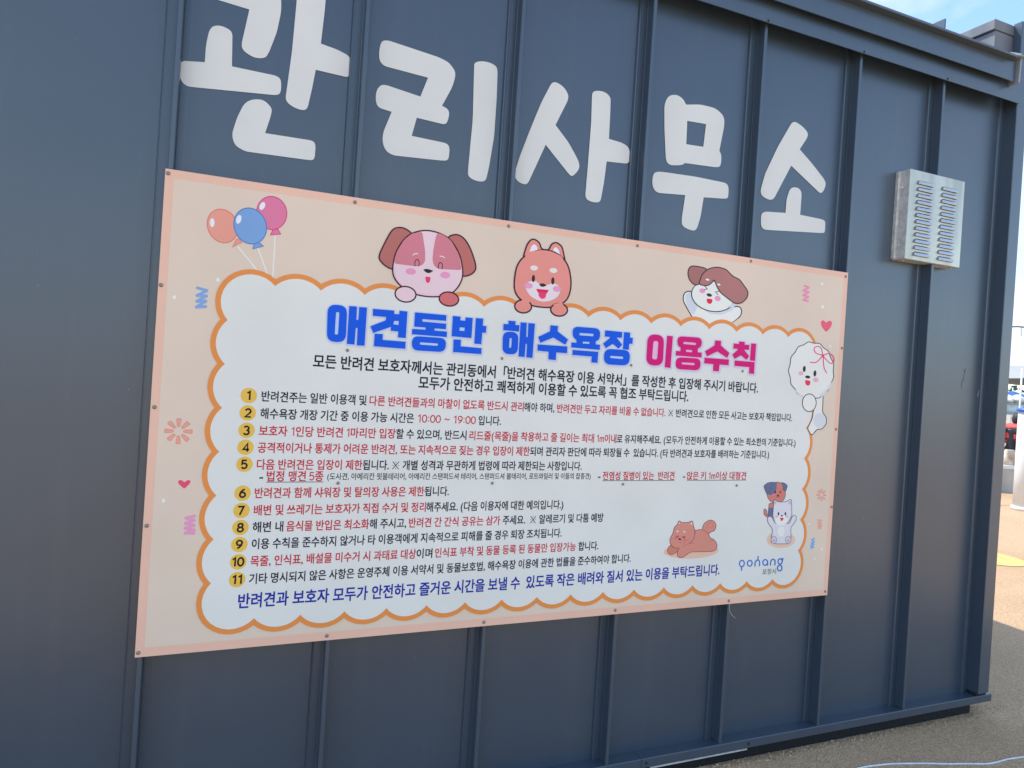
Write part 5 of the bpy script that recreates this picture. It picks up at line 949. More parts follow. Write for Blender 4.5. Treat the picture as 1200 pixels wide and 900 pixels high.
def digit_mesh(ch, w):
    vs, fs, ys = [], [], []
    for q_i, pl in enumerate(DIG[ch]):
        pl = [Vector(q) for q in pl]; closed = (pl[0] - pl[-1]).length < 1e-4
        if closed: pl = pl[:-1]
        if ch in '12345679' and not closed and len(pl) < 6 or ch in '1247':
            pass
        L_, R2 = ribbon(pl, w, closed); n = len(pl); b = len(vs)
        vs += [tuple(v) for v in L_] + [tuple(v) for v in R2]; ys += [q_i * 0.00001] * (2 * n)
        fs += [(b + i, b + (i + 1) % n, b + (i + 1) % n + n, b + i + n) for i in range(n if closed else n - 1)]
    return vs, fs, ys
def text_mesh(s, bold=0.0, dw=0.075):
    """lettering of the string: list of (x, y, lift) and faces, in ems; struck several times slightly apart for weight"""
    key = (s, bold, dw)
    if key in txt_cache: return txt_cache[key]
    V, F = [], []; pen = 0.0; i = 0
    while i < len(s):
        j = i
        if s[i] in DIG:
            vs, fs, ys = digit_mesh(s[i], (dw + bold * 1.6) if s[i] != '※' else 0.07); b = len(V)
            V += [(x + pen, y, l) for (x, y), l in zip(vs, ys)]; F += [[b + k for k in f] for f in fs]
            pen += ADV.get(s[i], .56); i += 1; continue
        while j < len(s) and s[j] not in DIG: j += 1
        part = s[i:j]; lead = len(part) - len(part.lstrip(' ')); trail = len(part) - len(part.rstrip(' ')); core = part.strip(' ')
        pen += 0.28 * lead if core else 0.28 * len(part)
        if core:
            vs, fs = glyphs(core); a = min(v[0] for v in vs); e = max(v[0] for v in vs)
            o_ = 0.05 if pen > 0 else 0.0
            passes = [(0, 0)] if not bold else [(-bold, -bold), (bold, bold), (-bold, bold), (bold, -bold)]
            for q_, (dx, dy) in enumerate(passes):
                b = len(V); V += [(v[0] - a + pen + o_ + dx, v[1] + dy, q_ * 0.00001) for v in vs]; F += [[b + k for k in f] for f in fs]
            pen += e - a + o_ + 0.05 + 0.28 * trail
        i = j
    txt_cache[key] = (V, F); return V, F
def set_line(name, zc, h, runs, parent=None, Y=YF - 0.0018, label=None, off_=0.0):
    k = h / 0.90
    for (s, c, u0, u1) in runs:
        mb = MB(); vs, fs = text_mesh(s, off_)
        a, b = min(v[0] for v in vs), max(v[0] for v in vs)
        zz = GZ + zc; X0_, X1_ = x_at(u0, zz, YF), x_at(u1, zz, YF); kx = (X1_ - X0_) / (b - a)
        mb.add([(X0_ + (v[0] - a) * kx, Y - v[2], zz + (v[1] - 0.375) * k) for v in vs], fs)
        mb.build(name, print_mat(c), parent or sg, label)
QUEUE = []
def line(*a, **k): QUEUE.append((a, k))
O1 = 0.020
line('printed_text', -0.470, 0.0375, [('모든 반려견 보호자께서는 관리동에서「반려견 해수욕장 이용 서약서」를 작성한 후 입장해 주시기 바랍니다.', DK, 367, 888)], off_=O1)
line('printed_text', -0.5145, 0.0375, [('모두가 안전하고 쾌적하게 이용할 수 있도록 꼭 협조 부탁드립니다.', DK, 490.5, 806.5)], off_=O1)
H = 0.0285; HS = 0.0245
LINES = [
 (-0.574, H, [('반려견주는 일반 이용객 및', DK, 306.5, 429.5), ('다른 반려견들과의 마찰이 없도록 반드시 관리', RD_, 433, 613.5), ('해야 하며,', DK, 614, 649.5), ('반려견만 두고 자리를 비울 수 없습니다.', RD_, 652.5, 779.5), ('※ 반려견으로 인한 모든 사고는 보호자 책임입니다.', DK, 783, 928)]),
 (-0.621, H, [('해수욕장 개장 기간 중 이용 가능 시간은', DK, 305, 485), ('10:00 ~ 19:00', RD_, 489.5, 557.5), ('입니다.', DK, 560.5, 587)]),
 (-0.668, H, [('보호자 1인당 반려견 1마리만 입장', RD_, 303.5, 463.5), ('할 수 있으며, 반드시', DK, 464, 546.5), ('리드줄(목줄)을 착용하고 줄 길이는 최대 1m이내', RD_, 550, 722), ('로 유지해주세요.', DK, 722.5, 774.5), ('(모두가 안전하게 이용할 수 있는 최소한의 기준입니다.)', DK, 777.5, 932)]),
 (-0.714, H, [('공격적이거나 통제가 어려운 반려견, 또는 지속적으로 짖는 경우 입장이 제한', RD_, 302, 620.5), ('되며 관리자 판단에 따라 퇴장될 수  있습니다.', DK, 621, 771), ('(타 반려견과 보호자를 배려하는 기준입니다.)', DK, 773.5, 901)]),
 (-0.760, H, [('다음 반려견은 입장이 제한', RD_, 301, 424.5), ('됩니다. ※ 개별 성격과 무관하게 법령에 따라 제한되는 사항입니다.', DK, 425, 681.5)]),
 (-0.838, H, [('반려견과 함께 샤워장 및 탈의장 사용은 제한', RD_, 298.5, 497), ('됩니다.', DK, 497.5, 526)]),
 (-0.885, H, [('배변 및 쓰레기는 보호자가 직접 수거 및 정리', RD_, 297.5, 499), ('해주세요. (다음 이용자에 대한 예의입니다.)', DK, 499.5, 660)]),
 (-0.931, H, [('해변 내', DK, 296, 332), ('음식물 반입은 최소화', RD_, 335.5, 432.5), ('해 주시고,', DK, 433, 476), ('반려견 간 간식 공유는 삼가', RD_, 479, 586), ('주세요.  ※ 알레르기 및 다툼 예방', DK, 589, 707)]),
 (-0.977, H, [('이용 수칙을 준수하지 않거나 타 이용객에게 지속적으로 피해를 줄 경우 퇴장 조치됩니다.', DK, 295, 658)]),
 (-1.024, H, [('목줄, 인식표, 배설물 미수거 시 과태료 대상', RD_, 293.5, 487.5), ('이며', DK, 488, 506.5), ('인식표 부착 및 동물 등록 된 동물만 입장가능', RD_, 509.5, 674.5), ('합니다.', DK, 677.5, 701)]),
 (-1.072, H, [('기타 명시되지 않은 사항은 운영주체 이용 서약서 및 동물보호법, 해수욕장 이용에 관한 법률을 준수하여야 합니다.', DK, 292, 739)]),
]
for i, (z, h, runs) in enumerate(LINES):
    line('printed_text', z, h, runs, off_=O1 * 0.8)
    zz = GZ + z; mb = MB(); R_ = 0.0208; n_ = 32
    mb.add([(0.2345 + R_ * math.cos(2 * PI * k / n_), YF - 0.0016, zz + R_ * math.sin(2 * PI * k / n_)) for k in range(n_)], [tuple(range(n_))])
    bo = mb.build('number_badge', print_mat((232, 182, 84)), sg)
    vs, fs = text_mesh(str(i + 1), 0.0, 0.150); a, b = min(v[0] for v in vs), max(v[0] for v in vs)
    hh = 0.0325; mb = MB(); kk = hh
    mb.add([(0.2345 + (v[0] - (a + b) / 2) * kk * 0.98, YF - 0.0018 - v[2], zz + (v[1] - 0.365) * kk) for v in vs], fs)
    mb.build('numeral', print_mat((34, 28, 30)), bo)
line('printed_text', -0.792, 0.0285, [('-', DK, 304, 308.5), ('법정 맹견 5종', RD_, 312.5, 379), ('-', DK, 700.5, 703.5), ('전염성 질병이 있는  반려견', RD_, 706, 790), ('-', DK, 800, 802.7), ('앉은 키 1m이상 대형견', RD_, 804.5, 874)], off_=O1 * 0.8)
line('printed_text', -0.793, 0.0200, [('(도사견, 아메리칸 핏불테리어, 아메리칸 스탠퍼드셔 테리어, 스탠퍼드셔 불테리어, 로트와일러 및 이들의 잡종견)', DK, 383.5, 692)], off_=0.008)
for u0, u1 in ((312, 379), (705.5, 790), (804.5, 874)):
    zz = GZ - 0.8085; rectp('underline', x_at(u0, zz, YF), x_at(u1, zz, YF), zz - 0.0011, zz + 0.0011, YF - 0.0017, (96, 104, 128))
line('printed_text', -1.131, 0.0395, [('반려견과 보호자 모두가 안전하고 즐거운 시간을 보낼 수  있도록 작은 배려와 질서 있는 이용을 부탁드립니다.', NV, 279, 843)], off_=O1)
zz = GZ - 0
_p = at(902.5, 669.5, YF)
line('printed_text', _p[2] - GZ, 0.021, [('포항시', (50, 52, 60), 893, 909)], label='small black Korean city name under the logo')

need = []
for a, k in QUEUE:
    for run in a[3]:
        for ch in run[0]:
            if ch != ' ' and ch not in DIG and ch not in need: need.append(ch)
load_glyphs(need)
for a, k in QUEUE: set_line(*a, **k)

# --- screws of the board
for (u, v) in [(197,203),(416,237),(596,265),(747,288),(880,306),(991,324),(162,765),(383,745),(567,729),(721,715),(854,704),(967,693),(188.6,334),(181,477),(172,616),(986.6,408),(979.6,503),(974.6,594),
               (407,410.5),(588,420),(739.2,428),(869.7,435),(396,566),(576.6,566),(729.6,567.2),(862.8,568.8)]:
    x, y, z = at(u, v, YF); inner_ = 0.03 < x < 2.35 and GZ - 1.2 < z < GZ - 0.05
    screw(x, YF - (0.003 if inner_ else 0.0005), z, M_SCREW, sg, 0.62 if inner_ else 0.72)
    if inner_:
        pass

# loose thread under the board
mb = MB(); q = [at(u, v, -0.0525) for u, v in ((855.5,707),(854.5,712),(855.5,717),(858,721),(862,724.5))]; mb.tube(q, 0.0006, 6)
tag(mb.build('loose_thread', M_ROPE), 'short white thread dangling from the lower edge of the notice board', 'thread')

# ------------------------------------------------------------------ stainless vent
x0, x1 = x_at(1066.7, 2.30, -0.062), x_at(1130.5, 2.30, -0.062)
zt_, zb_ = at(1066.7, 197.3, -0.062)[2], at(1061, 303, -0.062)[2]
vt = empty('vent_cover', ((x0 + x1) / 2, -0.01, zb_)); tag(vt, 'square stainless steel vent cover with two columns of louvres over a rib', 'vent')
vw, vh = x1 - x0, zt_ - zb_
mb = MB(); mb.box(x0, x1, -0.062, -0.0012, zb_, zt_); hood = mb.build('hood', [M_STEEL], vt, bevel=0.0015)
hood.data.materials.append(M_STEEL_EDGE)
for pl in hood.data.polygons:
    if abs(pl.normal.y) < 0.5: pl.material_index = 1
mb = MB(); mb.box(x0 - 0.006, x0 - 0.0005, -0.014, -0.001, zb_ + 0.006, zt_ - 0.003); mb.build('side_flange', M_STEEL_EDGE, vt)
lw, lh = vw * 0.285, vh * 0.052
mb = MB(); e = 0.07 * lw
vs = [(e * 1.4, 0.0004, lh), (lw - e * 1.1, 0.0004, lh), (e * 0.5, -0.0036, lh * 0.72), (lw - e * 0.3, -0.0036, lh * 0.72), (0, -0.0066, lh * 0.17), (lw, -0.0066, lh * 0.17), (0, -0.0062, lh * 0.10), (lw, -0.0062, lh * 0.10), (0, 0.0004, lh * 0.15), (lw, 0.0004, lh * 0.15)]
mb.add(vs, [(0, 1, 3, 2), (2, 3, 5, 4), (4, 5, 7, 6), (0, 2, 4), (0, 4, 8), (4, 6, 8), (1, 5, 3), (1, 9, 5), (5, 9, 7)])
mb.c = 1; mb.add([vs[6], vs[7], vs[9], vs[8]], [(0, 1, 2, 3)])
lme = mb.mesh('louvre'); first = True
for cfrac in (0.135, 0.575):
    for k in range(12):
        z = zt_ - vh * (0.105 + 0.0725 * k) - (vh * 0.004 if cfrac > 0.5 else 0)
        o = bpy.data.objects.new('louvre', lme); COL.objects.link(o)
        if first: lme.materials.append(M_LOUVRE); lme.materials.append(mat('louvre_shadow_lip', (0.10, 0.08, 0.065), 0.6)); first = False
        o.parent = vt; o.matrix_parent_inverse = vt.matrix_world.inverted(); o.location = (x0 + vw * cfrac, -0.0626, z - lh)
for (x, z) in ((x0 + 0.012, zb_ - 0.003), (x1 - 0.03, zb_ - 0.003)): screw(x, -0.045, z, M_STEEL, vt, 0.6)
for (zz_) in (zt_ - 0.07, zb_ + 0.06): 
    o = screw(x0 - 0.0005, -0.03, zz_, M_STEEL_EDGE, vt, 0.5)

# ------------------------------------------------------------------ things on the ground
def gz(u, v, z=0.0):
    a = (u - 600) / 815.0; b = (v - 433.08) / 815.0
    d = [RX[i] * a + RD[i] * b + RF[i] for i in range(3)]; s = (z - CAM.z) / d[2]
    return (CAM.x + s * d[0], CAM.y + s * d[1], z)
q = [gz(u, v, 0.0035) for u, v in ((985,906),(1012,899),(1040,895.5),(1060,894.8),(1085,894.6),(1110,895.2),(1135,895),(1158,895),(1170,892.5),(1182,889.5),(1200,887),(1225,884),(1260,886))]
q = [Vector(v) for v in q]; qq = []
for i in range(len(q) - 1):
    for k in range(4):
        t = k / 4; a, b, c, d_ = q[max(0, i - 1)], q[i], q[i + 1], q[min(len(q) - 1, i + 2)]
        qq.append(0.5 * ((2 * b) + (c - a) * t + (2 * a - 5 * b + 4 * c - d_) * t * t + (3 * b - a - 3 * c + d_) * t ** 3))
mb = MB(); mb.tube(qq, 0.0032, 8)
tag(mb.build('ground_rope', M_ROPE), 'thin pale blue white cord lying across the pavement in front of the office', 'rope')
# yellow painted disc
M_YEL = mat('yellow_ground_paint', (0.62, 0.50, 0.17), 0.85, var=0.12, vscale=8, bump=0.5, bscale=200)
p1, p2, p3 = [Vector(gz(*q_)[:2]) for q_ in ((1169, 648.6), (1199.6, 657.8), (1172, 662.8))]
def circum(a, b, c):
    d_ = 2 * (a.x * (b.y - c.y) + b.x * (c.y - a.y) + c.x * (a.y - b.y))
    return Vector(((a.length_squared * (b.y - c.y) + b.length_squared * (c.y - a.y) + c.length_squared * (a.y - b.y)) / d_,
                   (a.length_squared * (c.x - b.x) + b.length_squared * (a.x - c.x) + c.length_squared * (b.x - a.x)) / d_))
cc = circum(p1, p2, p3); R_ = (p1 - cc).length; print('disc', cc, R_)
mb = MB(); mb.add([(cc.x + R_ * math.cos(2 * PI * k / 48), cc.y + R_ * math.sin(2 * PI * k / 48), 0.004) for k in range(48)], [tuple(range(48))])
kind(mb.build('painted_disc', M_YEL), 'structure', 'yellow disc painted on the pavement')
# grit gathered along the skid
gm = MB()
for i in range(1500):
    x = random.uniform(0.9, 3.6); y = -0.02 - abs(random.gauss(0, 0.022)); r = random.uniform(0.0015, 0.0035) * random.choice((1, 1, 1, 1.9))
    if x > 3.36: y = random.uniform(-0.05, 0.06)
    a = random.random() * 6.28; vs = [(x + r * math.cos(a + t) , y + r * math.sin(a + t), random.uniform(0, 0.001)) for t in (0, 1.6, 3.1, 4.7)] + [(x, y, r * 0.9)]
    gm.add(vs, [(0, 1, 4), (1, 2, 4), (2, 3, 4), (3, 0, 4)])
kind(gm.build('grit', mat('grit_stone', (0.50, 0.37, 0.24), 0.95, spec=0.05, var=0.45, vscale=90)), 'stuff', 'sandy grit gathered along the foot of the office')

# ------------------------------------------------------------------ far right: beach side
def put(u, d, z=0.0): return rel((u - 600) / 815.0 * d * 1.0, d, z)
# height of the survey row v at distance d and column u
def zrow(u, v, d): 
    # horizontal ray basis differs a little from EX/EF because of roll
    a = (u - 600) / 815.0; b = (v - 433.08) / 815.0
    dd = Vector([RX[i] * a + RD[i] * b + RF[i] for i in range(3)]); s = d / (dd.x * EF.x + dd.y * EF.y)
    return CAM + dd * s
# low wall
lw_ = empty('low_wall', rel(0, 11.2)); tag(lw_, 'low grey concrete wall with a white cap at the edge of the beach', 'wall')
def obox(a0, a1, d0, d1, z0, z1, name, mt, parent, bevel=0.0):
    mb = MB(); pts = [rel(a, d, z) for z in (z0, z1) for d in (d0, d1) for a in (a0, a1)]
    mb.add(pts, [(0, 2, 3, 1), (4, 5, 7, 6), (0, 1, 5, 4), (2, 6, 7, 3), (0, 4, 6, 2), (1, 3, 7, 5)]); return mb.build(name, mt, parent, bevel=bevel)
M_CONC = mat('grey_concrete', (0.47, 0.44, 0.40), 0.85, var=0.12, vscale=5, bump=0.3, bscale=60)
dW = (Vector(gz(1172, 576.5)) - Vector((CAM.x, CAM.y, 0))); dW = dW.dot(EF)
zc = zrow(1175, 545, dW).z
obox(1.5, 16, dW, dW + 0.30, -0.03, zc - 0.055, 'wall_body', M_CONC, lw_)
obox(1.45, 16.05, dW - 0.02, dW + 0.32, zc - 0.054, zc, 'wall_cap', M_WHITE, lw_, 0.006)
# white bollard like post with blue cap
pc = Vector(gz(1199.5, 598)); 
po = empty('white_post', pc); tag(po, 'thick white round post with a blue cap standing on the sunlit pavement', 'post')
pd = (pc - Vector((CAM.x, CAM.y, 0))).dot(EF); ptop = zrow(1196, 482, pd).z
mb = MB(); mb.tube([pc, pc + Vector((0, 0, ptop))], 0.125, 28); mb.build('post_body', M_WHITE, po)
mb = MB(); mb.tube([pc + Vector((0, 0, 0.001)), pc + Vector((0, 0, 0.05))], 0.14, 28); mb.build('post_foot', M_WHITE, po)
M_BLUE = mat('blue_plastic', (0.03, 0.13, 0.52), 0.4)
mb = MB(); mb.tube([pc + Vector((0, 0, ptop + 0.001)), pc + Vector((0, 0, ptop + 0.035)), pc + Vector((0, 0, ptop + 0.045)), pc + Vector((0, 0, ptop + 0.14))], [0.15, 0.15, 0.09, 0.02], 24); mb.build('post_cap', M_BLUE, po)
# marquee
M_CANV = mat('white_canvas', (0.46, 0.48, 0.48), 0.8, var=0.02)
tcn = rel((1222 - 600) / 815 * 25.5, 25.5); te = empty('marquee', tcn); tag(te, 'white peaked marquee tent standing on the sand beyond the office', 'tent')
hw, ez, pz = 4.6, 2.45, 6.4
ang = math.radians(12); A = EX * math.cos(ang) + EF * math.sin(ang); B = EF * math.cos(ang) - EX * math.sin(ang)
def tp(a, b, z): return tcn + A * a + B * b + Vector((0, 0, z))
mb = MB(); n_ = 10
for (s1, s2) in (((-1, -1), (1, -1)), ((1, -1), (1, 1)), ((1, 1), (-1, 1)), ((-1, 1), (-1, -1))):
    vs = []
    for i in range(n_ + 1):
        t = i / n_; k = 1 - t; z = ez + (pz - ez) * (t ** 1.15)
        for j in range(9):
            s = j / 8; a = (s1[0] * (1 - s) + s2[0] * s) * hw * k; b = (s1[1] * (1 - s) + s2[1] * s) * hw * k
            sag = 0.10 * math.sin(PI * s) * k * math.sin(PI * t)
            vs.append(tp(a, b, z - sag))
    mb.add(vs, [(i * 9 + j, i * 9 + j + 1, (i + 1) * 9 + j + 1, (i + 1) * 9 + j) for i in range(n_) for j in range(8)], True)
o = mb.build('canopy', M_CANV, te); so_ = o.modifiers.new('thickness', 'SOLIDIFY'); so_.thickness = 0.01
for (s1, s2) in (((-1, -1), (1, -1)), ((1, -1), (1, 1)), ((1, 1), (-1, 1)), ((-1, 1), (-1, -1))):
    mb = MB(); vs = []
    for j in range(33):
        s = j / 32; a = (s1[0] * (1 - s) + s2[0] * s) * hw; b = (s1[1] * (1 - s) + s2[1] * s) * hw
        vs += [tp(a, b, ez - 0.002), tp(a, b, ez - 0.33 - 0.03 * abs(math.sin(s * PI * 8)))]
    mb.add(vs, [(2 * j, 2 * j + 2, 2 * j + 3, 2 * j + 1) for j in range(32)]); o = mb.build('valance', M_CANV, te); so_ = o.modifiers.new('thickness', 'SOLIDIFY'); so_.thickness = 0.006
for a in (-1, 1):
    for b in (-1, 1):
        mb = MB(); mb.tube([tp(a * (hw - 0.08), b * (hw - 0.08), -0.02), tp(a * (hw - 0.08), b * (hw - 0.08), ez)], 0.05, 12); mb.build('tent_leg', M_WHITE, te)
mb = MB(); q0 = zrow(1195.5, 470, 19.0); mb.tube([(q0.x, q0.y, -0.02), (q0.x, q0.y, 2.3)], 0.022, 10)
tag(mb.build('thin_pole', M_WHITE), 'thin white pole standing in front of the marquee', 'pole')
# cable strung towards the right
M_CAB = mat('dark_cable', (0.03, 0.03, 0.03), 0.6)
ca = Vector((3.45, 5.0, 2.95)); cb_ = zrow(1186, 383, 12.0); ce = zrow(1300, 384, 13.0)
cp = [ca, ca.lerp(cb_, 0.5) + Vector((0, 0, -0.06)), cb_, zrow(1193, 382.8, 12.1), zrow(1200, 383.4, 12.2), ce]
cbo = empty('cable', ca); tag(cbo, 'thin dark cable strung from the office towards the marquee', 'cable')
mb = MB(); mb.tube(cp, 0.013, 6); mb.build('cable_run', M_CAB, cbo)
mb = MB(); mb.tube([zrow(1198, 383, 12.15), zrow(1196.6, 388, 12.15), zrow(1196.8, 394, 12.15)], 0.005, 5); mb.build('cable_end', M_CAB, cbo)
mb = MB(); pe = Vector((ce.x, ce.y, 0)); mb.tube([pe, pe + Vector((0, 0, ce.z + 0.1))], 0.03, 10); tag(mb.build('cable_pole', M_WHITE), 'white pole holding the far end of the cable', 'pole')
ho = MB(); ho.box(3.3985, 3.47, 4.97, 5.03, 2.86, 2.96); ho.build('cable_hook', M_TRIM, off)

# beach counter with white bundles
dS = 20.0
ct = empty('beach_counter', rel((1190 - 600) / 815 * dS, dS)); tag(ct, 'long pale panelled counter with a grey top standing on the beach', 'counter')
def zr(v): return zrow(1188, v, dS).z
aS = (1188 - 600) / 815 * dS
M_GREY = mat('grey_rail', (0.26, 0.28, 0.28), 0.5); M_PANEL = mat('pale_teal_panel', (0.42, 0.52, 0.53), 0.3, var=0.2, vscale=4)
obox(aS - 2.6, aS + 2.6, dS - 0.02, dS + 0.6, zr(474.5), zr(472.6), 'counter_top', M_GREY, ct)
obox(aS - 2.5, aS + 2.5, dS, dS + 0.03, zr(482.5), zr(474.5) - 0.002, 'front_panel', M_PANEL, ct)
obox(aS - 2.6, aS + 2.6, dS - 0.02, dS + 0.05, zr(486), zr(482.5) - 0.002, 'lower_rail', M_GREY, ct)
for a in (-2.55, 2.5): obox(aS + a, aS + a + 0.05, dS + 0.06, dS + 0.5, -0.02, zr(474.5) - 0.002, 'counter_leg', M_GREY, ct)
M_CLOTH = mat('cream_cloth', (0.72, 0.70, 0.64), 0.9, var=0.05)
def bundle(a, rx, rz, lab, sd):
    rnd = random.Random(sd); base = zr(472.6) + rz * 0.86; mb = MB(); vs = []; fs = []; nu, nv = 18, 10
    ph = [rnd.uniform(0, 6) for _ in range(4)]
    for j in range(nv + 1):
        p_ = PI * j / nv
        for i in range(nu):
            t = 2 * PI * i / nu; r = 1 + 0.13 * math.sin(3 * t + ph[0]) * math.sin(p_) + 0.10 * math.sin(5 * t + 2 * p_ + ph[1]) + 0.08 * math.sin(4 * p_ + ph[2])
            z = rz * r * math.cos(p_)
            vs.append(rel(a + rx * r * math.sin(p_) * math.cos(t), dS + 0.3 + 0.22 * r * math.sin(p_) * math.sin(t), max(base + z, zr(472.6) + 0.002)))
    for j in range(nv):
        for i in range(nu): fs.append((j * nu + i, j * nu + (i + 1) % nu, (j + 1) * nu + (i + 1) % nu, (j + 1) * nu + i))
    mb.add(vs, fs, True); tag(mb.build('cloth_bundle', M_CLOTH), lab, 'bundle', 'cloth bundles on the beach counter')
bundle(aS - 0.28, 0.13, 0.14, 'cream cloth bundle on the counter, closest to the office corner', 1); bundle(aS + 0.02, 0.17, 0.12, 'crumpled cream cloth bundle between two others on the counter', 2); bundle(aS + 0.36, 0.15, 0.13, 'cream cloth bundle on the counter beside the thin white pole', 3)
# blue parasol behind
pb = zrow(1186, 470, 32.0); pe_ = empty('beach_parasol', (pb.x, pb.y, 0)); tag(pe_, 'blue beach parasol standing behind the counter', 'parasol')
mb = MB(); mb.tube([(pb.x, pb.y, -0.02), (pb.x, pb.y, 2.0)], 0.02, 8); mb.build('parasol_pole', M_WHITE, pe_)
zp = zrow(1186, 458, 32.0).z; vs = [(pb.x, pb.y, zp)]; 
for k in range(16): vs.append((pb.x + 1.0 * math.cos(k * PI / 8), pb.y + 1.0 * math.sin(k * PI / 8), zp - 0.30 - (0.04 if k % 2 else 0)))
mb = MB(); mb.add(vs, [(0, 1 + k, 1 + (k + 1) % 16) for k in range(16)]); o = mb.build('parasol_canopy', mat('blue_fabric', (0.04, 0.12, 0.34), 0.8), pe_); o.modifiers.new('t', 'SOLIDIFY').thickness = 0.01
# far tree line on the headland
rnd = random.Random(5); mb = MB()
for i in range(2600):
    a = rnd.uniform(-60, 140); d_ = rnd.uniform(150, 158); h = 3.2 + 1.0 * math.sin(a * 0.35) + 0.7 * math.sin(a * 0.9 + 1)
    z = rnd.uniform(0.0, h) ; c = rel(a + (1186 - 600) / 815 * 150 - 20, d_, z); s = rnd.uniform(0.3, 0.8)
    e1 = Vector((rnd.gauss(0, 1), rnd.gauss(0, 1), rnd.gauss(0, 1))).normalized() * s; e2 = Vector((rnd.gauss(0, 1), rnd.gauss(0, 1), rnd.gauss(0, 1))).normalized() * s
    mb.add([c - e1, c + e2, c + e1, c - e2], [(0, 1, 2, 3)])
kind(mb.build('far_trees', mat('far_foliage', (0.05, 0.085, 0.04), 0.8, var=0.4, vscale=0.5)), 'stuff', 'low dark green trees on the far shore')
hb = MB()
hp = [rel(-90 + 100 - 20 + 12 * k, 152 + (k % 2), 1.6 + 0.7 * math.sin(k * 0.8)) for k in range(20)]
hb.add([rel(60 + 12 * k, 148, 0.0) for k in range(20)] + [rel(60 + 12 * k, 156, 2.4 + 0.6 * math.sin(k * 0.9)) for k in range(20)] + [rel(60 + 12 * k, 175, 0.0) for k in range(20)],
       [(k, k + 1, k + 21, k + 20) for k in range(19)] + [(k + 20, k + 21, k + 41, k + 40) for k in range(19)])
kind(hb.build('headland', mat('headland_earth', (0.10, 0.11, 0.07), 0.9, var=0.2, vscale=0.2)), 'structure', 'low headland across the water')

# ------------------------------------------------------------------ person sitting on the wall
M_SKIN = mat('skin', (0.46, 0.27, 0.19), 0.55); M_HAIR = mat('black_hair', (0.012, 0.010, 0.010), 0.5, bump=0.4, bscale=150)
M_SHIRT = mat('black_clothing', (0.014, 0.014, 0.018), 0.8); M_VEST = mat('red_life_vest', (0.50, 0.03, 0.03), 0.55, var=0.1, vscale=20); M_STRAP = mat('reflective_strap', (0.75, 0.75, 0.72), 0.4)
per = empty('person', rel((1190 - 600) / 815 * dW, dW + 0.18, zc)); tag(per, 'person in a red life vest and black clothes sitting on the low wall', 'person')
hp = zrow(1189.5, 543, dW + 0.2); H0 = rel((hp - CAM).dot(EX) - 0.03, dW + 0.22, zc + 0.09)
ROT = math.radians(-118)     # body heading: away from us, slightly to the left
fw = EF * math.cos(ROT + PI) + EX * math.sin(ROT + PI); rt = fw.cross(Vector((0, 0, 1)))
def bp_(r, f, z): return H0 + rt * r + fw * f + Vector((0, 0, z))
def skinned(name, pts, edges, mt, parent, sub=2):
    me = bpy.data.meshes.new(name); me.from_pydata([tuple(p[0]) for p in pts], edges, []); o = link(name, me, mt, parent)
    sk = o.modifiers.new('skin', 'SKIN'); sk.use_smooth_shade = True
    for i, p in enumerate(pts):
        v = me.skin_vertices[0].data[i]; v.radius = (p[1], p[1]) if not isinstance(p[1], tuple) else p[1]; v.use_root = (i == 0)
    o.modifiers.new('sub', 'SUBSURF').levels = sub; o.modifiers['sub'].render_levels = sub; return o
body = [(bp_(0, 0, 0.0), 0.115), (bp_(0, 0.0, 0.18), 0.10), (bp_(0, 0.01, 0.36), 0.095), (bp_(0, 0.02, 0.45), 0.07), (bp_(0, 0.05, 0.50), 0.055), (bp_(0, 0.08, 0.54), 0.06)]
ed = [(0, 1), (1, 2), (2, 3), (3, 4), (4, 5)]
for s in (-1, 1):
    b0 = len(body); body += [(bp_(s * 0.15, -0.08, 0.42), 0.05), (bp_(s * 0.17, -0.15, 0.17), 0.043), (bp_(s * 0.15, 0.20, 0.10), 0.036), (bp_(s * 0.12, 0.34, 0.12), 0.024)]
    ed += [(3, b0), (b0, b0 + 1), (b0 + 1, b0 + 2), (b0 + 2, b0 + 3)]
    b0 = len(body); body += [(bp_(s * 0.10, 0.06, -0.01), 0.085), (bp_(s * 0.13, 0.42, 0.03), 0.062), (bp_(s * 0.13, 0.46, -0.22), 0.048), (bp_(s * 0.13, 0.46, -0.40), 0.036), (bp_(s * 0.14, 0.58, -0.44), 0.032)]
    ed += [(0, b0), (b0, b0 + 1), (b0 + 1, b0 + 2), (b0 + 2, b0 + 3), (b0 + 3, b0 + 4)]
skinned('body', body, ed, M_SHIRT, per)
for s in (-1, 1):
    base = bp_(s * 0.12, 0.34, 0.12); 
    hd = [(base, 0.024), (base + fw * 0.05 + Vector((0, 0, -0.01)), 0.026)]; he = [(0, 1)]
    for k in range(4):
        o1 = rt * ((k - 1.5) * 0.018); i0 = len(hd)
        hd += [(base + fw * 0.085 + o1 + Vector((0, 0, -0.02)), 0.009), (base + fw * (0.115 - 0.006 * abs(k - 1.3)) + o1 + Vector((0, 0, -0.045)), 0.0075)]; he += [(1, i0), (i0, i0 + 1)]
    i0 = len(hd); hd += [(base + fw * 0.04 - rt * s * 0.035 + Vector((0, 0, -0.01)), 0.010), (base + fw * 0.065 - rt * s * 0.045 + Vector((0, 0, -0.025)), 0.008)]; he += [(0, i0), (i0, i0 + 1)]
    skinned('hand', hd, he, M_SKIN, per, 1)
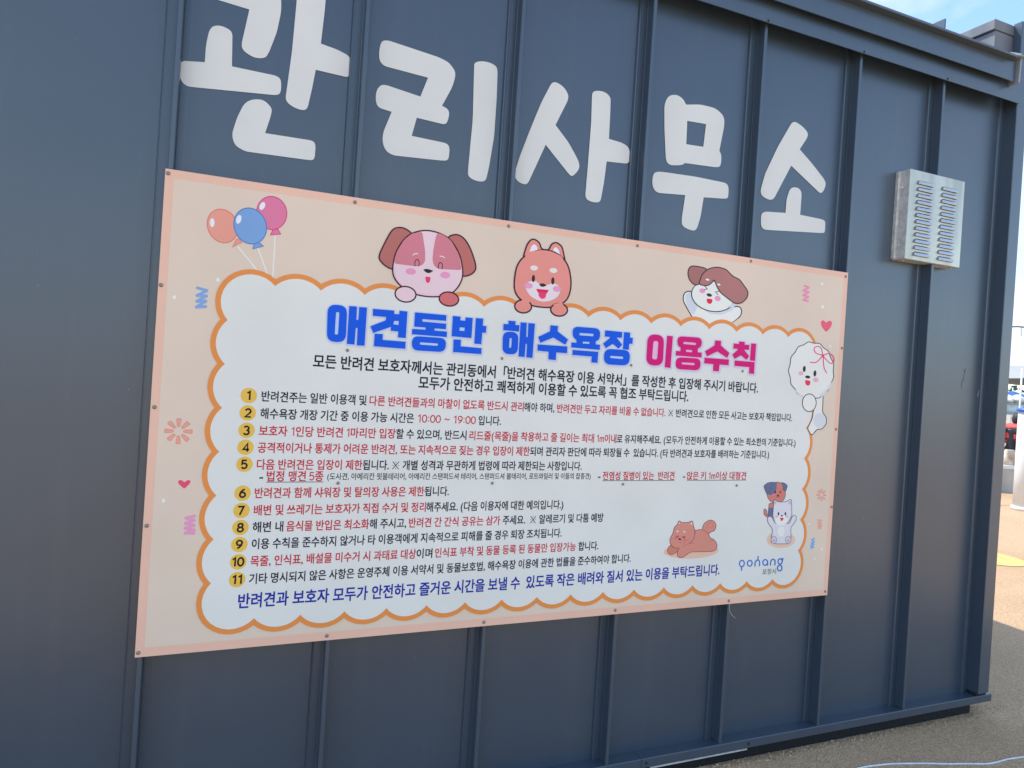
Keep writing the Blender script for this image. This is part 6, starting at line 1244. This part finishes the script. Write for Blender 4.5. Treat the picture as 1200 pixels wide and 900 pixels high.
def blob(name, c, rx, ry, rz, mt, nu=20, nv=14, fn=None, parent=per):
    mb = MB(); vs = []; fs = []
    for j in range(nv + 1):
        p_ = PI * j / nv
        for i in range(nu):
            t = 2 * PI * i / nu; a, b, c_ = math.sin(p_) * math.cos(t), math.sin(p_) * math.sin(t), math.cos(p_)
            if fn: a, b, c_ = fn(a, b, c_)
            vs.append(c + rt * (a * rx) + fw * (b * ry) + Vector((0, 0, c_ * rz)))
    for j in range(nv):
        for i in range(nu): fs.append((j * nu + i, j * nu + (i + 1) % nu, (j + 1) * nu + (i + 1) % nu, (j + 1) * nu + i))
    mb.add(vs, fs, True); return mb.build(name, mt, parent)
hc = bp_(0, 0.11, 0.60)
def headf(a, b, c):
    w_ = 1 - 0.22 * max(0, -c); return a * w_, b * (1 - 0.10 * max(0, -c)) + (0.12 if (abs(a) < 0.2 and b > 0.9 and -0.35 < c < 0.05) else 0), c
blob('head', hc, 0.075, 0.095, 0.115, M_SKIN, 28, 20, headf)
blob('hair', hc + Vector((0, 0, 0.018)) - fw * 0.014, 0.084, 0.098, 0.112, M_HAIR, 24, 16, lambda a, b, c: (a, min(b, 0.55 + 0.35 * max(0, c)), max(c, -0.62 if b < 0.1 else 0.15)))
for s in (-1, 1):
    blob('ear', hc + rt * s * 0.078 - Vector((0, 0, 0.01)), 0.012, 0.02, 0.03, M_SKIN, 10, 8)
    blob('eye', hc + rt * s * 0.03 + fw * 0.088 + Vector((0, 0, 0.005)), 0.010, 0.006, 0.007, M_HAIR, 8, 6)
blob('mouth', hc + fw * 0.088 - Vector((0, 0, 0.055)), 0.02, 0.006, 0.006, mat('lips', (0.35, 0.12, 0.10), 0.5), 8, 6)
blob('life_vest', bp_(0, 0.01, 0.385), 0.20, 0.088, 0.165, M_VEST, 24, 14, lambda a, b, c: (math.copysign(abs(a) ** 0.65, a), math.copysign(abs(b) ** 0.7, b), math.copysign(min(1, abs(c) ** 0.75), c)))
for zz_ in (0.30, 0.44):
    mb = MB(); pts = [bp_(0.204 * math.cos(t), 0.01 + 0.091 * math.sin(t), zz_) for t in [2 * PI * k / 28 for k in range(28)]]
    vs = [p_ + Vector((0, 0, dz)) for dz in (-0.012, 0.012) for p_ in pts]; mb.add(vs, [(k, (k + 1) % 28, 28 + (k + 1) % 28, 28 + k) for k in range(28)]); o = mb.build('vest_strap', M_STRAP if zz_ > 0.3 else M_SHIRT, per); o.modifiers.new('t', 'SOLIDIFY').thickness = 0.004
# bag beside the person
bgp = zrow(1182, 540, dW + 0.10); bc = rel((bgp - CAM).dot(EX), dW + 0.10, zc)
be = empty('cloth_bag', bc); tag(be, 'cream bag with tan patches standing on the white wall cap beside the person', 'bag')
mb = MB(); vs = []; fs = []; nu, nv = 20, 10
for j in range(nv + 1):
    t = j / nv; z = 0.235 * t; k = (1 - 0.35 * t ** 2) * (1 + 0.06 * math.sin(7 * t))
    for i in range(nu):
        a = 2 * PI * i / nu; k2 = k * (1 + 0.06 * math.sin(4 * a + 5 * t)); vs.append(bc + EX * (0.115 * k2 * math.copysign(abs(math.cos(a)) ** 0.7, math.cos(a))) + EF * (0.08 * k2 * math.copysign(abs(math.sin(a)) ** 0.7, math.sin(a))) + Vector((0, 0, z + 0.001)))
for j in range(nv):
    for i in range(nu): fs.append((j * nu + i, j * nu + (i + 1) % nu, (j + 1) * nu + (i + 1) % nu, (j + 1) * nu + i))
fs += [tuple(range(nu)), tuple(nv * nu + i for i in range(nu))]
mb.add(vs, fs, True); mb.build('bag_body', mat('cream_tan_fabric', (0.62, 0.58, 0.50), 0.9, col2=(0.38, 0.22, 0.08), vscale=9), be)
for s in (-1, 1):
    mb = MB(); mb.tube([bc + EX * (s * 0.05 + 0.03 * math.cos(t)) + EF * 0.0 + Vector((0, 0, 0.232 + 0.06 * math.sin(t))) for t in [PI * k / 8 for k in range(9)]], 0.006, 6); mb.build('bag_handle', M_SHIRT, be)
